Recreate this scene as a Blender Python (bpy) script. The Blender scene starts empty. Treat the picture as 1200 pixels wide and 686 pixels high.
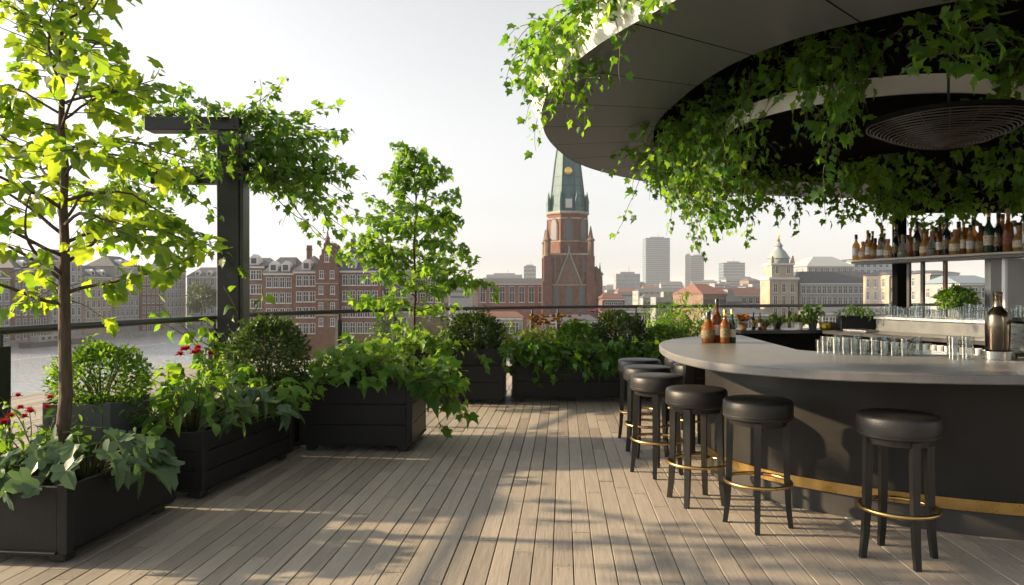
import bpy, math, random
import numpy as np
from mathutils import Vector, Matrix

R = math.radians
scene = bpy.context.scene
col = scene.collection
EYE = 1.4
F = 850.0

def W(px, py, z):                      # photo pixel on the plane z -> world x, y
    Y = (EYE - z) * F / (py - 343.0)
    return ((px - 600.0) / F * Y, Y)

# ------------------------------------------------------------------ mesh builder
class MB:
    def __init__(s):
        s.V = []; s.L = []; s.S = []; s.M = []; s.n = 0
    def add(s, v, faces, mat=0):
        v = np.asarray(v, dtype=np.float64).reshape(-1, 3)
        s.V.append(v)
        for f in faces:
            s.L.append(np.asarray(f, dtype=np.int64) + s.n)
        s.S.append(np.array([len(f) for f in faces], dtype=np.int64))
        s.M.append(np.full(len(faces), mat, dtype=np.int64))
        s.n += len(v)
        return s
    def add_many(s, v, flat, sizes, mat=0):
        s.V.append(v); s.L.append(flat + s.n); s.S.append(sizes)
        s.M.append(np.full(len(sizes), mat, dtype=np.int64)); s.n += len(v)
    def box(s, c, d, mat=0, rz=0.0, taper=1.0, bev=0.0):
        x, y, z = d[0] / 2, d[1] / 2, d[2] / 2
        if bev > 0:
            b = min(bev, x * .45, y * .45, z * .45)
            v = []
            for (zz, ins) in ((-z, b), (-z + b, 0), (z - b, 0), (z, b)):
                xi, yi = x - ins, y - ins
                v += [(-xi + b, -yi, zz), (xi - b, -yi, zz), (xi, -yi + b, zz), (xi, yi - b, zz),
                      (xi - b, yi, zz), (-xi + b, yi, zz), (-xi, yi - b, zz), (-xi, -yi + b, zz)]
            f = [tuple(range(7, -1, -1)), tuple(range(24, 32))]
            for k in range(3):
                for i in range(8):
                    j = (i + 1) % 8
                    f.append((k * 8 + i, k * 8 + j, k * 8 + 8 + j, k * 8 + 8 + i))
        else:
            t = taper
            v = [(-x, -y, -z), (x, -y, -z), (x, y, -z), (-x, y, -z), (-x * t, -y * t, z), (x * t, -y * t, z), (x * t, y * t, z), (-x * t, y * t, z)]
            f = [(3, 2, 1, 0), (4, 5, 6, 7), (0, 1, 5, 4), (1, 2, 6, 5), (2, 3, 7, 6), (3, 0, 4, 7)]
        v = np.array(v, dtype=float)
        if rz:
            ca, sa = math.cos(rz), math.sin(rz)
            v = np.stack([v[:, 0] * ca - v[:, 1] * sa, v[:, 0] * sa + v[:, 1] * ca, v[:, 2]], 1)
        return s.add(v + np.array(c, dtype=float), f, mat)
    def prism(s, poly, z0, z1, mat=0):          # poly: list of (x, y), counter-clockwise
        n = len(poly)
        v = [(p[0], p[1], z0) for p in poly] + [(p[0], p[1], z1) for p in poly]
        f = [tuple(range(n - 1, -1, -1)), tuple(range(n, 2 * n))]
        f += [(i, (i + 1) % n, n + (i + 1) % n, n + i) for i in range(n)]
        return s.add(v, f, mat)
    def extrude_y(s, poly, y0, y1, mat=0):      # poly of (x, z)
        n = len(poly)
        v = [(p[0], y0, p[1]) for p in poly] + [(p[0], y1, p[1]) for p in poly]
        f = [tuple(range(n)), tuple(range(2 * n - 1, n - 1, -1))]
        f += [(i, n + i, n + (i + 1) % n, (i + 1) % n) for i in range(n)]
        return s.add(v, f, mat)
    def lathe(s, prof, n=24, mat=0, c=(0, 0, 0), caps=True):
        v = []; f = []
        for (r, z) in prof:
            for k in range(n):
                a = 2 * math.pi * k / n
                v.append((c[0] + r * math.cos(a), c[1] + r * math.sin(a), c[2] + z))
        m = len(prof)
        for i in range(m - 1):
            for k in range(n):
                k2 = (k + 1) % n
                f.append((i * n + k, i * n + k2, (i + 1) * n + k2, (i + 1) * n + k))
        if caps:
            f.append(tuple(range(n - 1, -1, -1))); f.append(tuple((m - 1) * n + k for k in range(n)))
        return s.add(v, f, mat)
    def tube(s, pts, r, n=6, mat=0, closed=False):
        pts = [Vector(p) for p in pts]; m = len(pts)
        rr = r if hasattr(r, '__len__') else [r] * m
        v = []; f = []
        up = Vector((0.0123, 0.031, 1)); prev = None
        for i, p in enumerate(pts):
            if closed: t = pts[(i + 1) % m] - pts[i - 1]
            else: t = pts[min(i + 1, m - 1)] - pts[max(i - 1, 0)]
            if t.length < 1e-9: t = Vector((0, 0, 1))
            t.normalize()
            a = up.cross(t) if prev is None else prev - t * prev.dot(t)
            if a.length < 1e-4: a = Vector((1, 0, 0)).cross(t)
            a.normalize(); prev = a; b = t.cross(a)
            for k in range(n):
                th = 2 * math.pi * k / n
                q = p + (a * math.cos(th) + b * math.sin(th)) * rr[i]
                v.append(tuple(q))
        for i in range(m if closed else m - 1):
            i2 = (i + 1) % m
            for k in range(n):
                k2 = (k + 1) % n
                f.append((i * n + k, i * n + k2, i2 * n + k2, i2 * n + k))
        if not closed:
            f.append(tuple(range(n - 1, -1, -1))); f.append(tuple((m - 1) * n + k for k in range(n)))
        return s.add(v, f, mat)
    def build(s, name, mats, parent=None, smooth=False, loc=None, rz=0.0):
        me = bpy.data.meshes.new(name)
        V = np.concatenate(s.V); L = np.concatenate([np.atleast_1d(x) for x in s.L]); S = np.concatenate(s.S); M = np.concatenate(s.M)
        me.vertices.add(len(V)); me.vertices.foreach_set('co', V.ravel())
        me.loops.add(len(L)); me.loops.foreach_set('vertex_index', L)
        me.polygons.add(len(S))
        st = np.concatenate([[0], np.cumsum(S)[:-1]])
        me.polygons.foreach_set('loop_start', st); me.polygons.foreach_set('loop_total', S)
        if not isinstance(mats, (list, tuple)): mats = [mats]
        for m in mats: me.materials.append(m)
        me.polygons.foreach_set('material_index', M)
        me.update(calc_edges=True); me.validate()
        me.polygons.foreach_set('use_smooth', np.full(len(me.polygons), bool(smooth), dtype=bool))
        if smooth:
            if smooth != 'all':
                me.set_sharp_from_angle(angle=R(38))
        o = bpy.data.objects.new(name, me); col.objects.link(o)
        if parent: o.parent = parent
        if loc is not None: o.location = loc
        if rz: o.rotation_euler[2] = rz
        return o

def thing(name, label, cat, loc=(0, 0, 0), rz=0.0, group=None):
    o = bpy.data.objects.new(name, None); col.objects.link(o)
    o.empty_display_size = .1
    o.location = loc; o.rotation_euler = (0, 0, rz); o['label'] = label; o['category'] = cat
    if group: o['group'] = group
    return o
def tag(o, label, cat, group=None):
    o['label'] = label; o['category'] = cat
    if group: o['group'] = group
    return o
def structure(o):
    o['kind'] = 'structure'; return o
def dup(root, loc=None, rz=None, label=None, parent=None):
    c = root.copy(); col.objects.link(c)
    if parent is not None: c.parent = parent
    if loc is not None: c.location = loc
    if rz is not None: c.rotation_euler[2] = rz
    if label: c['label'] = label
    for ch in list(root.children): dup(ch, parent=c)
    return c

# ------------------------------------------------------------------ materials
MATS = {}
def nodes(name):
    m = bpy.data.materials.new(name); m.use_nodes = True
    nt = m.node_tree
    return m, nt, nt.nodes['Principled BSDF']
def mat(name, c1, c2=None, rough=.6, metal=0., scale=6., bump=0., bscale=None, stretch=(1, 1, 1), island=False, spec=.5, rvar=0., detail=5., trans=0., ior=1.45, alpha=None):
    if name in MATS: return MATS[name]
    m, nt, p = nodes(name); N = nt.nodes; L = nt.links
    if c2 is None: c2 = tuple(x * .8 for x in c1)
    tc = N.new('ShaderNodeTexCoord'); mp = N.new('ShaderNodeMapping'); mp.inputs['Scale'].default_value = stretch
    L.new(tc.outputs['Object'], mp.inputs[0])
    nz = N.new('ShaderNodeTexNoise'); nz.inputs['Scale'].default_value = scale; nz.inputs['Detail'].default_value = detail; nz.inputs['Roughness'].default_value = .6
    L.new(mp.outputs[0], nz.inputs['Vector'])
    rp = N.new('ShaderNodeMapRange'); rp.inputs[1].default_value = .3; rp.inputs[2].default_value = .7
    L.new(nz.outputs['Fac'], rp.inputs[0])
    fac = rp.outputs[0]
    if island:
        g = N.new('ShaderNodeNewGeometry'); ad = N.new('ShaderNodeMath'); ad.operation = 'MULTIPLY_ADD'
        ad.inputs[1].default_value = .45; L.new(fac, ad.inputs[0])
        mu = N.new('ShaderNodeMath'); mu.operation = 'MULTIPLY'; mu.inputs[1].default_value = .6; L.new(g.outputs['Random Per Island'], mu.inputs[0])
        L.new(mu.outputs[0], ad.inputs[2]); fac = ad.outputs[0]
    mx = N.new('ShaderNodeMix'); mx.data_type = 'RGBA'; mx.inputs[6].default_value = (*c1, 1); mx.inputs[7].default_value = (*c2, 1)
    L.new(fac, mx.inputs[0]); L.new(mx.outputs[2], p.inputs['Base Color'])
    p.inputs['Metallic'].default_value = metal; p.inputs['Specular IOR Level'].default_value = spec
    p.inputs['Transmission Weight'].default_value = trans; p.inputs['IOR'].default_value = ior
    if rvar:
        rr = N.new('ShaderNodeMapRange'); rr.inputs[3].default_value = max(0, rough - rvar); rr.inputs[4].default_value = rough + rvar
        L.new(nz.outputs['Fac'], rr.inputs[0]); L.new(rr.outputs[0], p.inputs['Roughness'])
    else: p.inputs['Roughness'].default_value = rough
    if bump:
        nb = N.new('ShaderNodeTexNoise'); nb.inputs['Scale'].default_value = bscale or scale * 4; nb.inputs['Detail'].default_value = 6
        L.new(mp.outputs[0], nb.inputs['Vector'])
        b = N.new('ShaderNodeBump'); b.inputs['Strength'].default_value = bump; b.inputs['Distance'].default_value = .02
        L.new(nb.outputs['Fac'], b.inputs['Height']); L.new(b.outputs[0], p.inputs['Normal'])
    MATS[name] = m
    return m
def leaf_mat(name, c1, c2, t1, t2, tw=.45, rough=.45, spec=.3):
    if name in MATS: return MATS[name]
    m, nt, p = nodes(name); N = nt.nodes; L = nt.links
    g = N.new('ShaderNodeNewGeometry')
    tc = N.new('ShaderNodeTexCoord'); nz = N.new('ShaderNodeTexNoise'); nz.inputs['Scale'].default_value = 30; L.new(tc.outputs['Object'], nz.inputs['Vector'])
    ad = N.new('ShaderNodeMath'); ad.operation = 'MULTIPLY_ADD'; ad.inputs[1].default_value = .35; ad.inputs[2].default_value = -.17; L.new(nz.outputs['Fac'], ad.inputs[0])
    a2 = N.new('ShaderNodeMath'); a2.operation = 'ADD'; a2.use_clamp = True; L.new(g.outputs['Random Per Island'], a2.inputs[0]); L.new(ad.outputs[0], a2.inputs[1])
    def mix(a, b):
        x = N.new('ShaderNodeMix'); x.data_type = 'RGBA'; x.inputs[6].default_value = (*a, 1); x.inputs[7].default_value = (*b, 1); L.new(a2.outputs[0], x.inputs[0]); return x.outputs[2]
    L.new(mix(c1, c2), p.inputs['Base Color']); p.inputs['Roughness'].default_value = rough; p.inputs['Specular IOR Level'].default_value = spec
    tr = N.new('ShaderNodeBsdfTranslucent'); L.new(mix(t1, t2), tr.inputs['Color'])
    ms = N.new('ShaderNodeMixShader'); ms.inputs[0].default_value = tw
    L.new(p.outputs[0], ms.inputs[1]); L.new(tr.outputs[0], ms.inputs[2]); L.new(ms.outputs[0], N['Material Output'].inputs['Surface'])
    MATS[name] = m
    return m

LEAF_LIME = leaf_mat('lime leaf', (.035, .105, .012), (.085, .16, .018), (.22, .42, .02), (.50, .60, .03), .56)
LEAF_VINE = leaf_mat('vine leaf', (.022, .075, .012), (.06, .135, .018), (.14, .32, .02), (.34, .54, .03), .5)
LEAF_IVY = leaf_mat('ivy leaf', (.018, .072, .012), (.055, .14, .018), (.15, .38, .02), (.38, .62, .03), .5)
LEAF_DARK = leaf_mat('dark shrub leaf', (.022, .05, .012), (.05, .085, .018), (.06, .12, .012), (.12, .2, .02), .3)
LEAF_BROAD = leaf_mat('broad blue green leaf', (.05, .10, .05), (.09, .15, .075), (.08, .16, .05), (.14, .24, .06), .28, .4, .4)
LEAF_FRESH = leaf_mat('fresh green leaf', (.04, .12, .015), (.10, .20, .025), (.18, .40, .02), (.38, .58, .03), .45)
LEAF_GOLD = leaf_mat('golden leaf', (.28, .18, .02), (.40, .30, .03), (.5, .33, .02), (.6, .5, .03), .4)
LEAF_FAR = leaf_mat('street tree leaf', (.03, .06, .02), (.07, .10, .025), (.08, .13, .02), (.14, .2, .03), .3)
PETAL_RED = leaf_mat('red petal', (.35, .01, .02), (.5, .02, .05), (.5, .02, .03), (.6, .03, .06), .3)
PETAL_ORANGE = leaf_mat('orange petal', (.55, .2, .02), (.6, .32, .03), (.6, .25, .02), (.7, .4, .03), .35)
PETAL_PINK = leaf_mat('pink petal', (.45, .2, .3), (.55, .32, .42), (.5, .2, .3), (.6, .3, .4), .35)
PETAL_WHITE = leaf_mat('white petal', (.6, .58, .55), (.75, .74, .7), (.5, .5, .45), (.6, .6, .5), .3)

BARK = mat('bark', (.045, .03, .02), (.10, .07, .05), .85, scale=14, stretch=(3, 3, .6), bump=.6, bscale=30)
STEM = mat('green stem', (.06, .08, .02), (.10, .09, .03), .7, scale=20)
SOIL = mat('potting soil', (.018, .012, .008), (.04, .028, .02), .95, scale=30, bump=.8)
PLANTER = mat('black painted planter', (.007, .007, .0075), (.013, .013, .0135), .5, scale=3, rvar=.1, bump=.08, bscale=60, spec=.35)
PLANTER_GREY = mat('slate planter', (.045, .05, .055), (.06, .066, .07), .5, scale=3, rvar=.1)
BLACKMETAL = mat('black painted steel', (.012, .012, .013), (.02, .02, .02), .4, scale=8, rvar=.1)
RAILMETAL = mat('dark handrail', (.02, .02, .02), (.035, .034, .033), .33, scale=8, rvar=.1)
STEEL = mat('brushed steel', (.5, .5, .49), (.6, .6, .58), .28, metal=1, scale=10, stretch=(1, 1, 12), rvar=.1)
BRASS = mat('aged brass', (.42, .27, .09), (.58, .40, .15), .3, metal=1, scale=5, rvar=.15)
LEATHER = mat('black leather', (.012, .0115, .011), (.02, .019, .018), .42, scale=10, rvar=.12, bump=.1, bscale=120, spec=.4)
STOOLWOOD = mat('black stained wood', (.008, .008, .0075), (.014, .013, .012), .4, scale=12, stretch=(1, 1, .2), rvar=.1)
COUNTERTOP = mat('pale stone counter', (.115, .114, .111), (.165, .163, .158), .36, scale=9, rvar=.12, bump=.03)
BARFRONT = mat('charcoal bar front', (.012, .0115, .0105), (.019, .018, .0165), .48, scale=2.5, rvar=.1, bump=.04, bscale=40, spec=.28)
DARK = mat('matt black cladding', (.004, .004, .004), (.007, .007, .007), .9, scale=3, spec=.0)
SOFFIT = mat('grey soffit panel', (.095, .112, .128), (.115, .132, .148), .42, scale=1.2, rvar=.08, spec=.35)
FASCIA = mat('white fascia', (.74, .73, .70), (.80, .79, .77), .4, scale=3)
PALEWALL = mat('pale plaster', (.42, .41, .39), (.52, .51, .49), .8, scale=3, bump=.1)
WHITEGLAZE = mat('white ceramic', (.75, .74, .72), (.8, .79, .78), .25, scale=3)
PALECOUNTER = mat('pale tiled face', (.10, .11, .112), (.15, .16, .16), .3, scale=8)
RUST = mat('worn edge', (.3, .25, .2), (.4, .35, .28), .6)
TERRACOTTA = mat('terracotta', (.42, .15, .06), (.5, .2, .09), .7)
LEMON = mat('lemon skin', (.75, .52, .03), (.8, .6, .06), .45, bump=.2)
ORANGE = mat('orange skin', (.75, .22, .03), (.8, .3, .04), .45, bump=.2)
WOODCRATE = mat('crate wood', (.16, .09, .045), (.24, .14, .07), .7, scale=10, stretch=(1, 8, 8))
CORK = mat('cork', (.3, .18, .09), (.4, .25, .13), .8)
FOILBLACK = mat('black foil cap', (.015, .015, .016), (.03, .03, .03), .3)
FOILGOLD = mat('gold foil cap', (.55, .38, .12), (.65, .46, .18), .3, metal=1)
PAPER = mat('cream label paper', (.30, .22, .14), (.74, .68, .56), .7, scale=90, stretch=(1, 1, 2.5), detail=1)
PAPERWHITE = mat('white label paper', (.28, .27, .27), (.78, .77, .75), .7, scale=90, stretch=(1, 1, 2.5), detail=1)
PAPERDARK = mat('dark label paper', (.03, .03, .035), (.3, .22, .08), .6, scale=60)
PAPERRED = mat('red label paper', (.16, .03, .025), (.30, .10, .07), .6, scale=50)

def glass_bottle(name, c, rough=.06, tr=.75):
    m = mat(name, c, tuple(x * .85 for x in c), rough, scale=10, spec=.6)
    nt = m.node_tree; N = nt.nodes; L = nt.links; p = N['Principled BSDF']
    t = N.new('ShaderNodeBsdfTransparent'); t.inputs[0].default_value = (*[min(1, x * 1.1 + .02) for x in c], 1)
    tl = N.new('ShaderNodeBsdfTranslucent'); tl.inputs[0].default_value = (*c, 1)
    a = N.new('ShaderNodeMixShader'); a.inputs[0].default_value = .3; L.new(t.outputs[0], a.inputs[1]); L.new(tl.outputs[0], a.inputs[2])
    b = N.new('ShaderNodeMixShader'); b.inputs[0].default_value = 1 - tr; L.new(a.outputs[0], b.inputs[1]); L.new(p.outputs[0], b.inputs[2])
    L.new(b.outputs[0], N['Material Output'].inputs['Surface'])
    return m
G_AMBER = glass_bottle('amber spirit', (.40, .17, .045), tr=.65)
G_GOLD = glass_bottle('golden spirit', (.66, .42, .15), tr=.65)
G_BROWN = glass_bottle('dark brown glass', (.26, .09, .02), tr=.6)
G_GREEN = glass_bottle('bottle green glass', (.05, .11, .045), tr=.5)
G_CLEAR = glass_bottle('clear bottle glass', (.82, .86, .88), tr=.9)
G_BLACK = glass_bottle('near black glass', (.015, .015, .018), tr=.15)
G_RED = glass_bottle('red liqueur', (.45, .05, .03))

def thin_glass(name, tint, refl=.06):
    m, nt, p = nodes(name); N = nt.nodes; L = nt.links
    N.remove(p)
    t = N.new('ShaderNodeBsdfTransparent'); t.inputs[0].default_value = (*tint, 1)
    g = N.new('ShaderNodeBsdfGlossy'); g.inputs['Roughness'].default_value = .02
    lw = N.new('ShaderNodeLayerWeight'); lw.inputs[0].default_value = .5      # Schlick curve, the same on both faces of the pane
    pw = N.new('ShaderNodeMath'); pw.operation = 'POWER'; pw.inputs[1].default_value = 5; L.new(lw.outputs['Facing'], pw.inputs[0])
    fr = N.new('ShaderNodeMath'); fr.operation = 'MULTIPLY_ADD'; fr.inputs[1].default_value = .9; fr.inputs[2].default_value = .02; L.new(pw.outputs[0], fr.inputs[0])
    nz = N.new('ShaderNodeTexNoise'); nz.inputs['Scale'].default_value = 3
    mu = N.new('ShaderNodeMath'); mu.operation = 'MULTIPLY_ADD'; mu.inputs[1].default_value = refl * .5; L.new(nz.outputs['Fac'], mu.inputs[0]); L.new(fr.outputs[0], mu.inputs[2])
    ms = N.new('ShaderNodeMixShader'); L.new(mu.outputs[0], ms.inputs[0]); L.new(t.outputs[0], ms.inputs[1]); L.new(g.outputs[0], ms.inputs[2])
    L.new(ms.outputs[0], N['Material Output'].inputs['Surface'])
    return m
PANE = thin_glass('railing glass', (.98, .99, .985))
TUMBLER = thin_glass('drinking glass', (.88, .9, .9), .3)

# ------------------------------------------------------------------ leaf templates (axis +Y, normal +Z)
def fanleaf(pts, cz=.3, fold=.25, droop=.25):
    half = pts
    out = [(0, 0)] + half + [(0, 1)] + [(-x, y) for x, y in reversed(half)]
    v = [(0, cz, 0)] + [(x, y, 0) for x, y in out]
    v = np.array(v, dtype=float)
    v[:, 2] = fold * np.abs(v[:, 0]) - droop * v[:, 1] ** 2 - .35 * v[:, 0] ** 2
    n = len(out)
    f = [(0, 1 + i, 1 + (i + 1) % n) for i in range(n)]
    return v, f
T_BROAD = fanleaf([(.16, -.12), (.34, -.10), (.46, .08), (.36, .2), (.52, .40), (.50, .55), (.30, .52), (.26, .66), (.22, .85)], fold=.42, droop=.45)
T_LOBED = fanleaf([(.17, -.10), (.44, .02), (.37, .24), (.53, .50), (.24, .56)])
T_MAPLE = fanleaf([(.20, -.12), (.42, -.06), (.50, .16), (.44, .30), (.58, .52), (.40, .58), (.26, .60), (.20, .82)], fold=.15, droop=.35)
T_HEART = fanleaf([(.22, -.12), (.42, .02), (.46, .28), (.34, .55), (.15, .82)], fold=.22, droop=.3)
def ovate(w1=.22, w2=.2, fold=.25, droop=.25):
    v = np.array([(0, 0, 0), (-w1, .33, 0), (0, .33, 0), (w1, .33, 0), (-w2, .68, 0), (0, .68, 0), (w2, .68, 0), (0, 1, 0)], dtype=float)
    v[:, 2] = fold * np.abs(v[:, 0]) - droop * v[:, 1] ** 2
    return v, [(0, 2, 1), (0, 3, 2), (1, 2, 5, 4), (2, 3, 6, 5), (4, 5, 7), (5, 6, 7)]
T_OVATE = ovate()
T_LONG = ovate(.10, .09, .2, .4)
T_SMALL = (np.array([(0, 0, 0), (-.27, .45, .06), (0, 1, -.08), (.27, .45, .06)], dtype=float), [(0, 3, 2), (0, 2, 1)])

def norm(a): return a / np.maximum(np.linalg.norm(a, axis=1, keepdims=True), 1e-9)
def leaves(mb, T, pos, d, n, size, m=0):
    pos = np.asarray(pos, float).reshape(-1, 3); N = len(pos)
    if N == 0: return
    d = norm(np.asarray(d, float).reshape(-1, 3)); n = np.asarray(n, float).reshape(-1, 3)
    x = norm(np.cross(d, n)); n = np.cross(x, d)
    size = np.broadcast_to(np.asarray(size, float), (N,))
    tv, tf = T
    v = pos[:, None, :] + size[:, None, None] * (tv[None, :, 0:1] * x[:, None, :] + tv[None, :, 1:2] * d[:, None, :] + tv[None, :, 2:3] * n[:, None, :])
    flat = np.concatenate([np.array(f) for f in tf]); sz = np.array([len(f) for f in tf])
    off = (np.arange(N) * len(tv))[:, None]
    mb.add_many(v.reshape(-1, 3), (flat[None, :] + off).ravel(), np.tile(sz, N), m)

def rnd(rng, N): return rng.normal(size=(N, 3))
UP = np.array([0, 0, 1.0])

# a wandering strand of vine
def strand_pts(rng, p, d0, length, step=.06, gravity=.35, wander=.25, stiff=.75):
    p = np.array(p, float); d = np.array(d0, float); d /= np.linalg.norm(d)
    pts = [p.copy()]
    for i in range(max(2, int(length / step))):
        d = d + rng.normal(size=3) * wander * .5 + np.array([0, 0, -gravity]) * (1 - stiff)
        d /= np.linalg.norm(d); p = p + d * step; pts.append(p.copy())
    return np.array(pts)
def leaf_strand(rng, LP, pts, per=1.3, spread=.05, size=.08, jit=.35, out=None):
    """collect leaf pos/dir/normal/size along a strand"""
    seg = np.diff(pts, axis=0)
    for i in range(1, len(pts)):
        k = rng.poisson(per)
        t = seg[i - 1] / (np.linalg.norm(seg[i - 1]) + 1e-9)
        for j in range(k):
            side = rng.normal(size=3); side -= t * side.dot(t); side /= np.linalg.norm(side) + 1e-9
            q = pts[i] + side * spread * rng.uniform(.2, 1) - t * rng.uniform(0, .05)
            d = side * .7 + t * .35 + np.array([0, 0, -.55]) + rng.normal(size=3) * .25
            n = side * .6 + np.array([0, 0, .55]) + rng.normal(size=3) * .45
            if out is not None: n = n + np.array(out) * .5
            LP.append((q, d, n, size * rng.uniform(.4, 1.35)))
def put(mb, T, LP, m=0):
    for q in range(4):                              # flat, curled, cupped and narrow leaves mixed
        S = LP[q::4]
        if not S: continue
        v = T[0].copy()
        if q == 1: v[:, 2] = v[:, 2] * 2.3 - .25 * v[:, 1] ** 3
        if q == 2: v[:, 2] = v[:, 2] * -.5 + .5 * v[:, 0] ** 2; v[:, 0] *= 1.08
        if q == 3: v[:, 0] *= .8; v[:, 0] += .12 * v[:, 1] ** 2; v[:, 2] += .12 * np.sin(v[:, 1] * 5 + v[:, 0] * 4)
        leaves(mb, (v, T[1]), np.array([l[0] for l in S]), np.array([l[1] for l in S]), np.array([l[2] for l in S]), np.array([l[3] for l in S]), m)

# ------------------------------------------------------------------ world, sun, camera
EL, AZ = R(20.5), math.atan2(-.99, .10)        # sun azimuth: left, a little beyond
sdir = Vector((math.cos(EL) * math.sin(AZ), math.cos(EL) * math.cos(AZ), math.sin(EL)))
w = bpy.data.worlds.new('World'); scene.world = w; w.use_nodes = True
nt = w.node_tree; bg = nt.nodes['Background']
sky = nt.nodes.new('ShaderNodeTexSky'); sky.sky_type = 'NISHITA'; sky.sun_disc = False
sky.sun_elevation = EL; sky.sun_rotation = AZ; sky.dust_density = 2.2; sky.air_density = 1.0; sky.ozone_density = .6; sky.altitude = 0
hs = nt.nodes.new('ShaderNodeHueSaturation'); hs.inputs['Saturation'].default_value = .10
nt.links.new(sky.outputs[0], hs.inputs['Color']); nt.links.new(hs.outputs[0], bg.inputs['Color'])
bg.inputs['Strength'].default_value = .106
sl = bpy.data.lights.new('sun', 'SUN'); sl.energy = 5.0; sl.angle = R(1.2); sl.color = (1.0, .74, .45)
so = bpy.data.objects.new('sun', sl); col.objects.link(so); so.rotation_euler = sdir.to_track_quat('Z', 'Y').to_euler(); so.location = (-20, 10, 30)
cam = bpy.data.cameras.new('camera'); cam.lens = F / 1200 * 36; cam.sensor_width = 36; cam.clip_end = 9000; cam.clip_start = .05
co = bpy.data.objects.new('camera', cam); col.objects.link(co); co.location = (0, 0, EYE); co.rotation_euler = (R(90), 0, 0); scene.camera = co
scene.view_settings.view_transform = 'Standard'; scene.view_settings.look = 'None'
scene.view_settings.exposure = 1.28; scene.view_settings.gamma = 1
scene.render.engine = 'CYCLES'
cy = scene.cycles; cy.use_denoising = True
try: cy.denoiser = 'OPENIMAGEDENOISE'
except Exception: pass
cy.max_bounces = 8; cy.diffuse_bounces = 4; cy.glossy_bounces = 3; cy.transmission_bounces = 6; cy.transparent_max_bounces = 16; cy.volume_bounces = 0
cy.caustics_reflective = False; cy.caustics_refractive = False; cy.sample_clamp_indirect = 6

GZ = -15.0
# ------------------------------------------------------------------ ground, river, quays
GROUNDM = mat('city ground', (.10, .10, .095), (.17, .16, .15), .9, scale=.02)
g = MB(); g.add([(-5000, -400, GZ), (5000, -400, GZ), (5000, 6000, GZ), (-5000, 6000, GZ)], [(0, 1, 2, 3)]); structure(g.build('ground', GROUNDM))
WATERM, wnt, wp = nodes('river water')
wp.inputs['Base Color'].default_value = (.86, .88, .9, 1); wp.inputs['Roughness'].default_value = .12; wp.inputs['Specular IOR Level'].default_value = 1.0; wp.inputs['Metallic'].default_value = .65
tc = wnt.nodes.new('ShaderNodeTexCoord'); nz = wnt.nodes.new('ShaderNodeTexNoise'); nz.inputs['Scale'].default_value = .9; nz.inputs['Detail'].default_value = 5
wnt.links.new(tc.outputs['Object'], nz.inputs['Vector'])
bm_ = wnt.nodes.new('ShaderNodeBump'); bm_.inputs['Strength'].default_value = .8; bm_.inputs['Distance'].default_value = .8
wnt.links.new(nz.outputs['Fac'], bm_.inputs['Height']); wnt.links.new(bm_.outputs[0], wp.inputs['Normal'])
g = MB(); g.add([(-175, 0, GZ + .05), (-40, 0, GZ + .05), (-62, 120, GZ + .05), (-70, 292, GZ + .05), (-132, 292, GZ + .05), (-150, 215, GZ + .05)], [(0, 1, 2, 3, 4, 5)])
structure(g.build('river_water', WATERM))
QUAY = mat('quay stone', (.20, .19, .18), (.30, .28, .26), .85, scale=.6)
g = MB()
for a, b in (((-175, 0), (-150, 215)), ((-150, 215), (-132, 292)), ((-132, 292), (-70, 292))):
    pts = [a, b]; dx, dy = b[0] - a[0], b[1] - a[1]; l = math.hypot(dx, dy)
    g.box(((a[0] + b[0]) / 2 - dy / l * 2, (a[1] + b[1]) / 2 + dx / l * 2, GZ + .9), (l + 3.9, 3.8, 1.8), rz=math.atan2(dy, dx))
structure(g.build('quay', QUAY))

# ------------------------------------------------------------------ terrace
DECKM = mat('weathered deck board', (.20, .176, .15), (.37, .33, .28), .62, scale=5, stretch=(9, .7, 4), island=True, bump=.12, bscale=9, rvar=.12, spec=.3)
rng = np.random.default_rng(3)
ANG = math.atan2(60, 850)
g = MB(); bw = .106; gap = .0045
for i in range(-69, 94):
    x = i * bw; y = -4.0 - rng.uniform(0, 2.5)
    while y < 14.5:
        L_ = rng.choice([.8, 1.1, 1.5, 2.0, 2.4]) * rng.uniform(.9, 1.1)
        y1 = min(y + L_, 14.8)
        dz = rng.normal() * .0012; hw = (bw - gap) / 2 - rng.uniform(0, .0012); b = .0018
        xs = (-hw, -hw + b, hw - b, hw)
        v = []
        for yy in (y + .002, y1 - .002):
            v += [(x - hw, yy, -.03), (x - hw, yy, dz - b), (x - hw + b, yy, dz), (x + hw - b, yy, dz), (x + hw, yy, dz - b), (x + hw, yy, -.03)]
        f = [(k, k + 6, k + 7, k + 1) for k in range(5)] + [(5, 4, 3, 2, 1, 0), (6, 7, 8, 9, 10, 11)]
        f = [tuple(reversed(q)) for q in f[:5]] + f[5:]
        g.add(v, f)
        if -1.5 < y < 9:
            for sy in (y + .03, y1 - .03):
                for sx in (-.03, .03):
                    g.add([(x + sx + .0045 * math.cos(q), sy + .0045 * math.sin(q), dz + .0006) for q in np.linspace(0, 6.283, 6, endpoint=False)], [(0, 1, 2, 3, 4, 5)], 1)
        y = y1
deck = structure(g.build('terrace_deck', [DECKM, mat('screw head', (.05, .045, .04), (.09, .08, .07), .5, metal=.6)])); deck.rotation_euler[2] = -ANG
SLAB = mat('roof slab', (.02, .02, .02), (.03, .03, .03), .9)
g = MB(); g.prism([(-3.9, -4), (11, -4), (11, 15.0), (8.9, 14.9), (.7, 12.25), (-1.75, 10.6), (-3.1, 8.3), (-3.62, 4.7)], -.5, -.035)
structure(g.build('terrace_slab', SLAB))
g = MB(); g.prism([(-3.6, -3.9), (10.8, -3.9), (10.8, 14.6), (.8, 11.9), (-1.6, 10.2), (-2.9, 8.0)], GZ, -.5)
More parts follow.
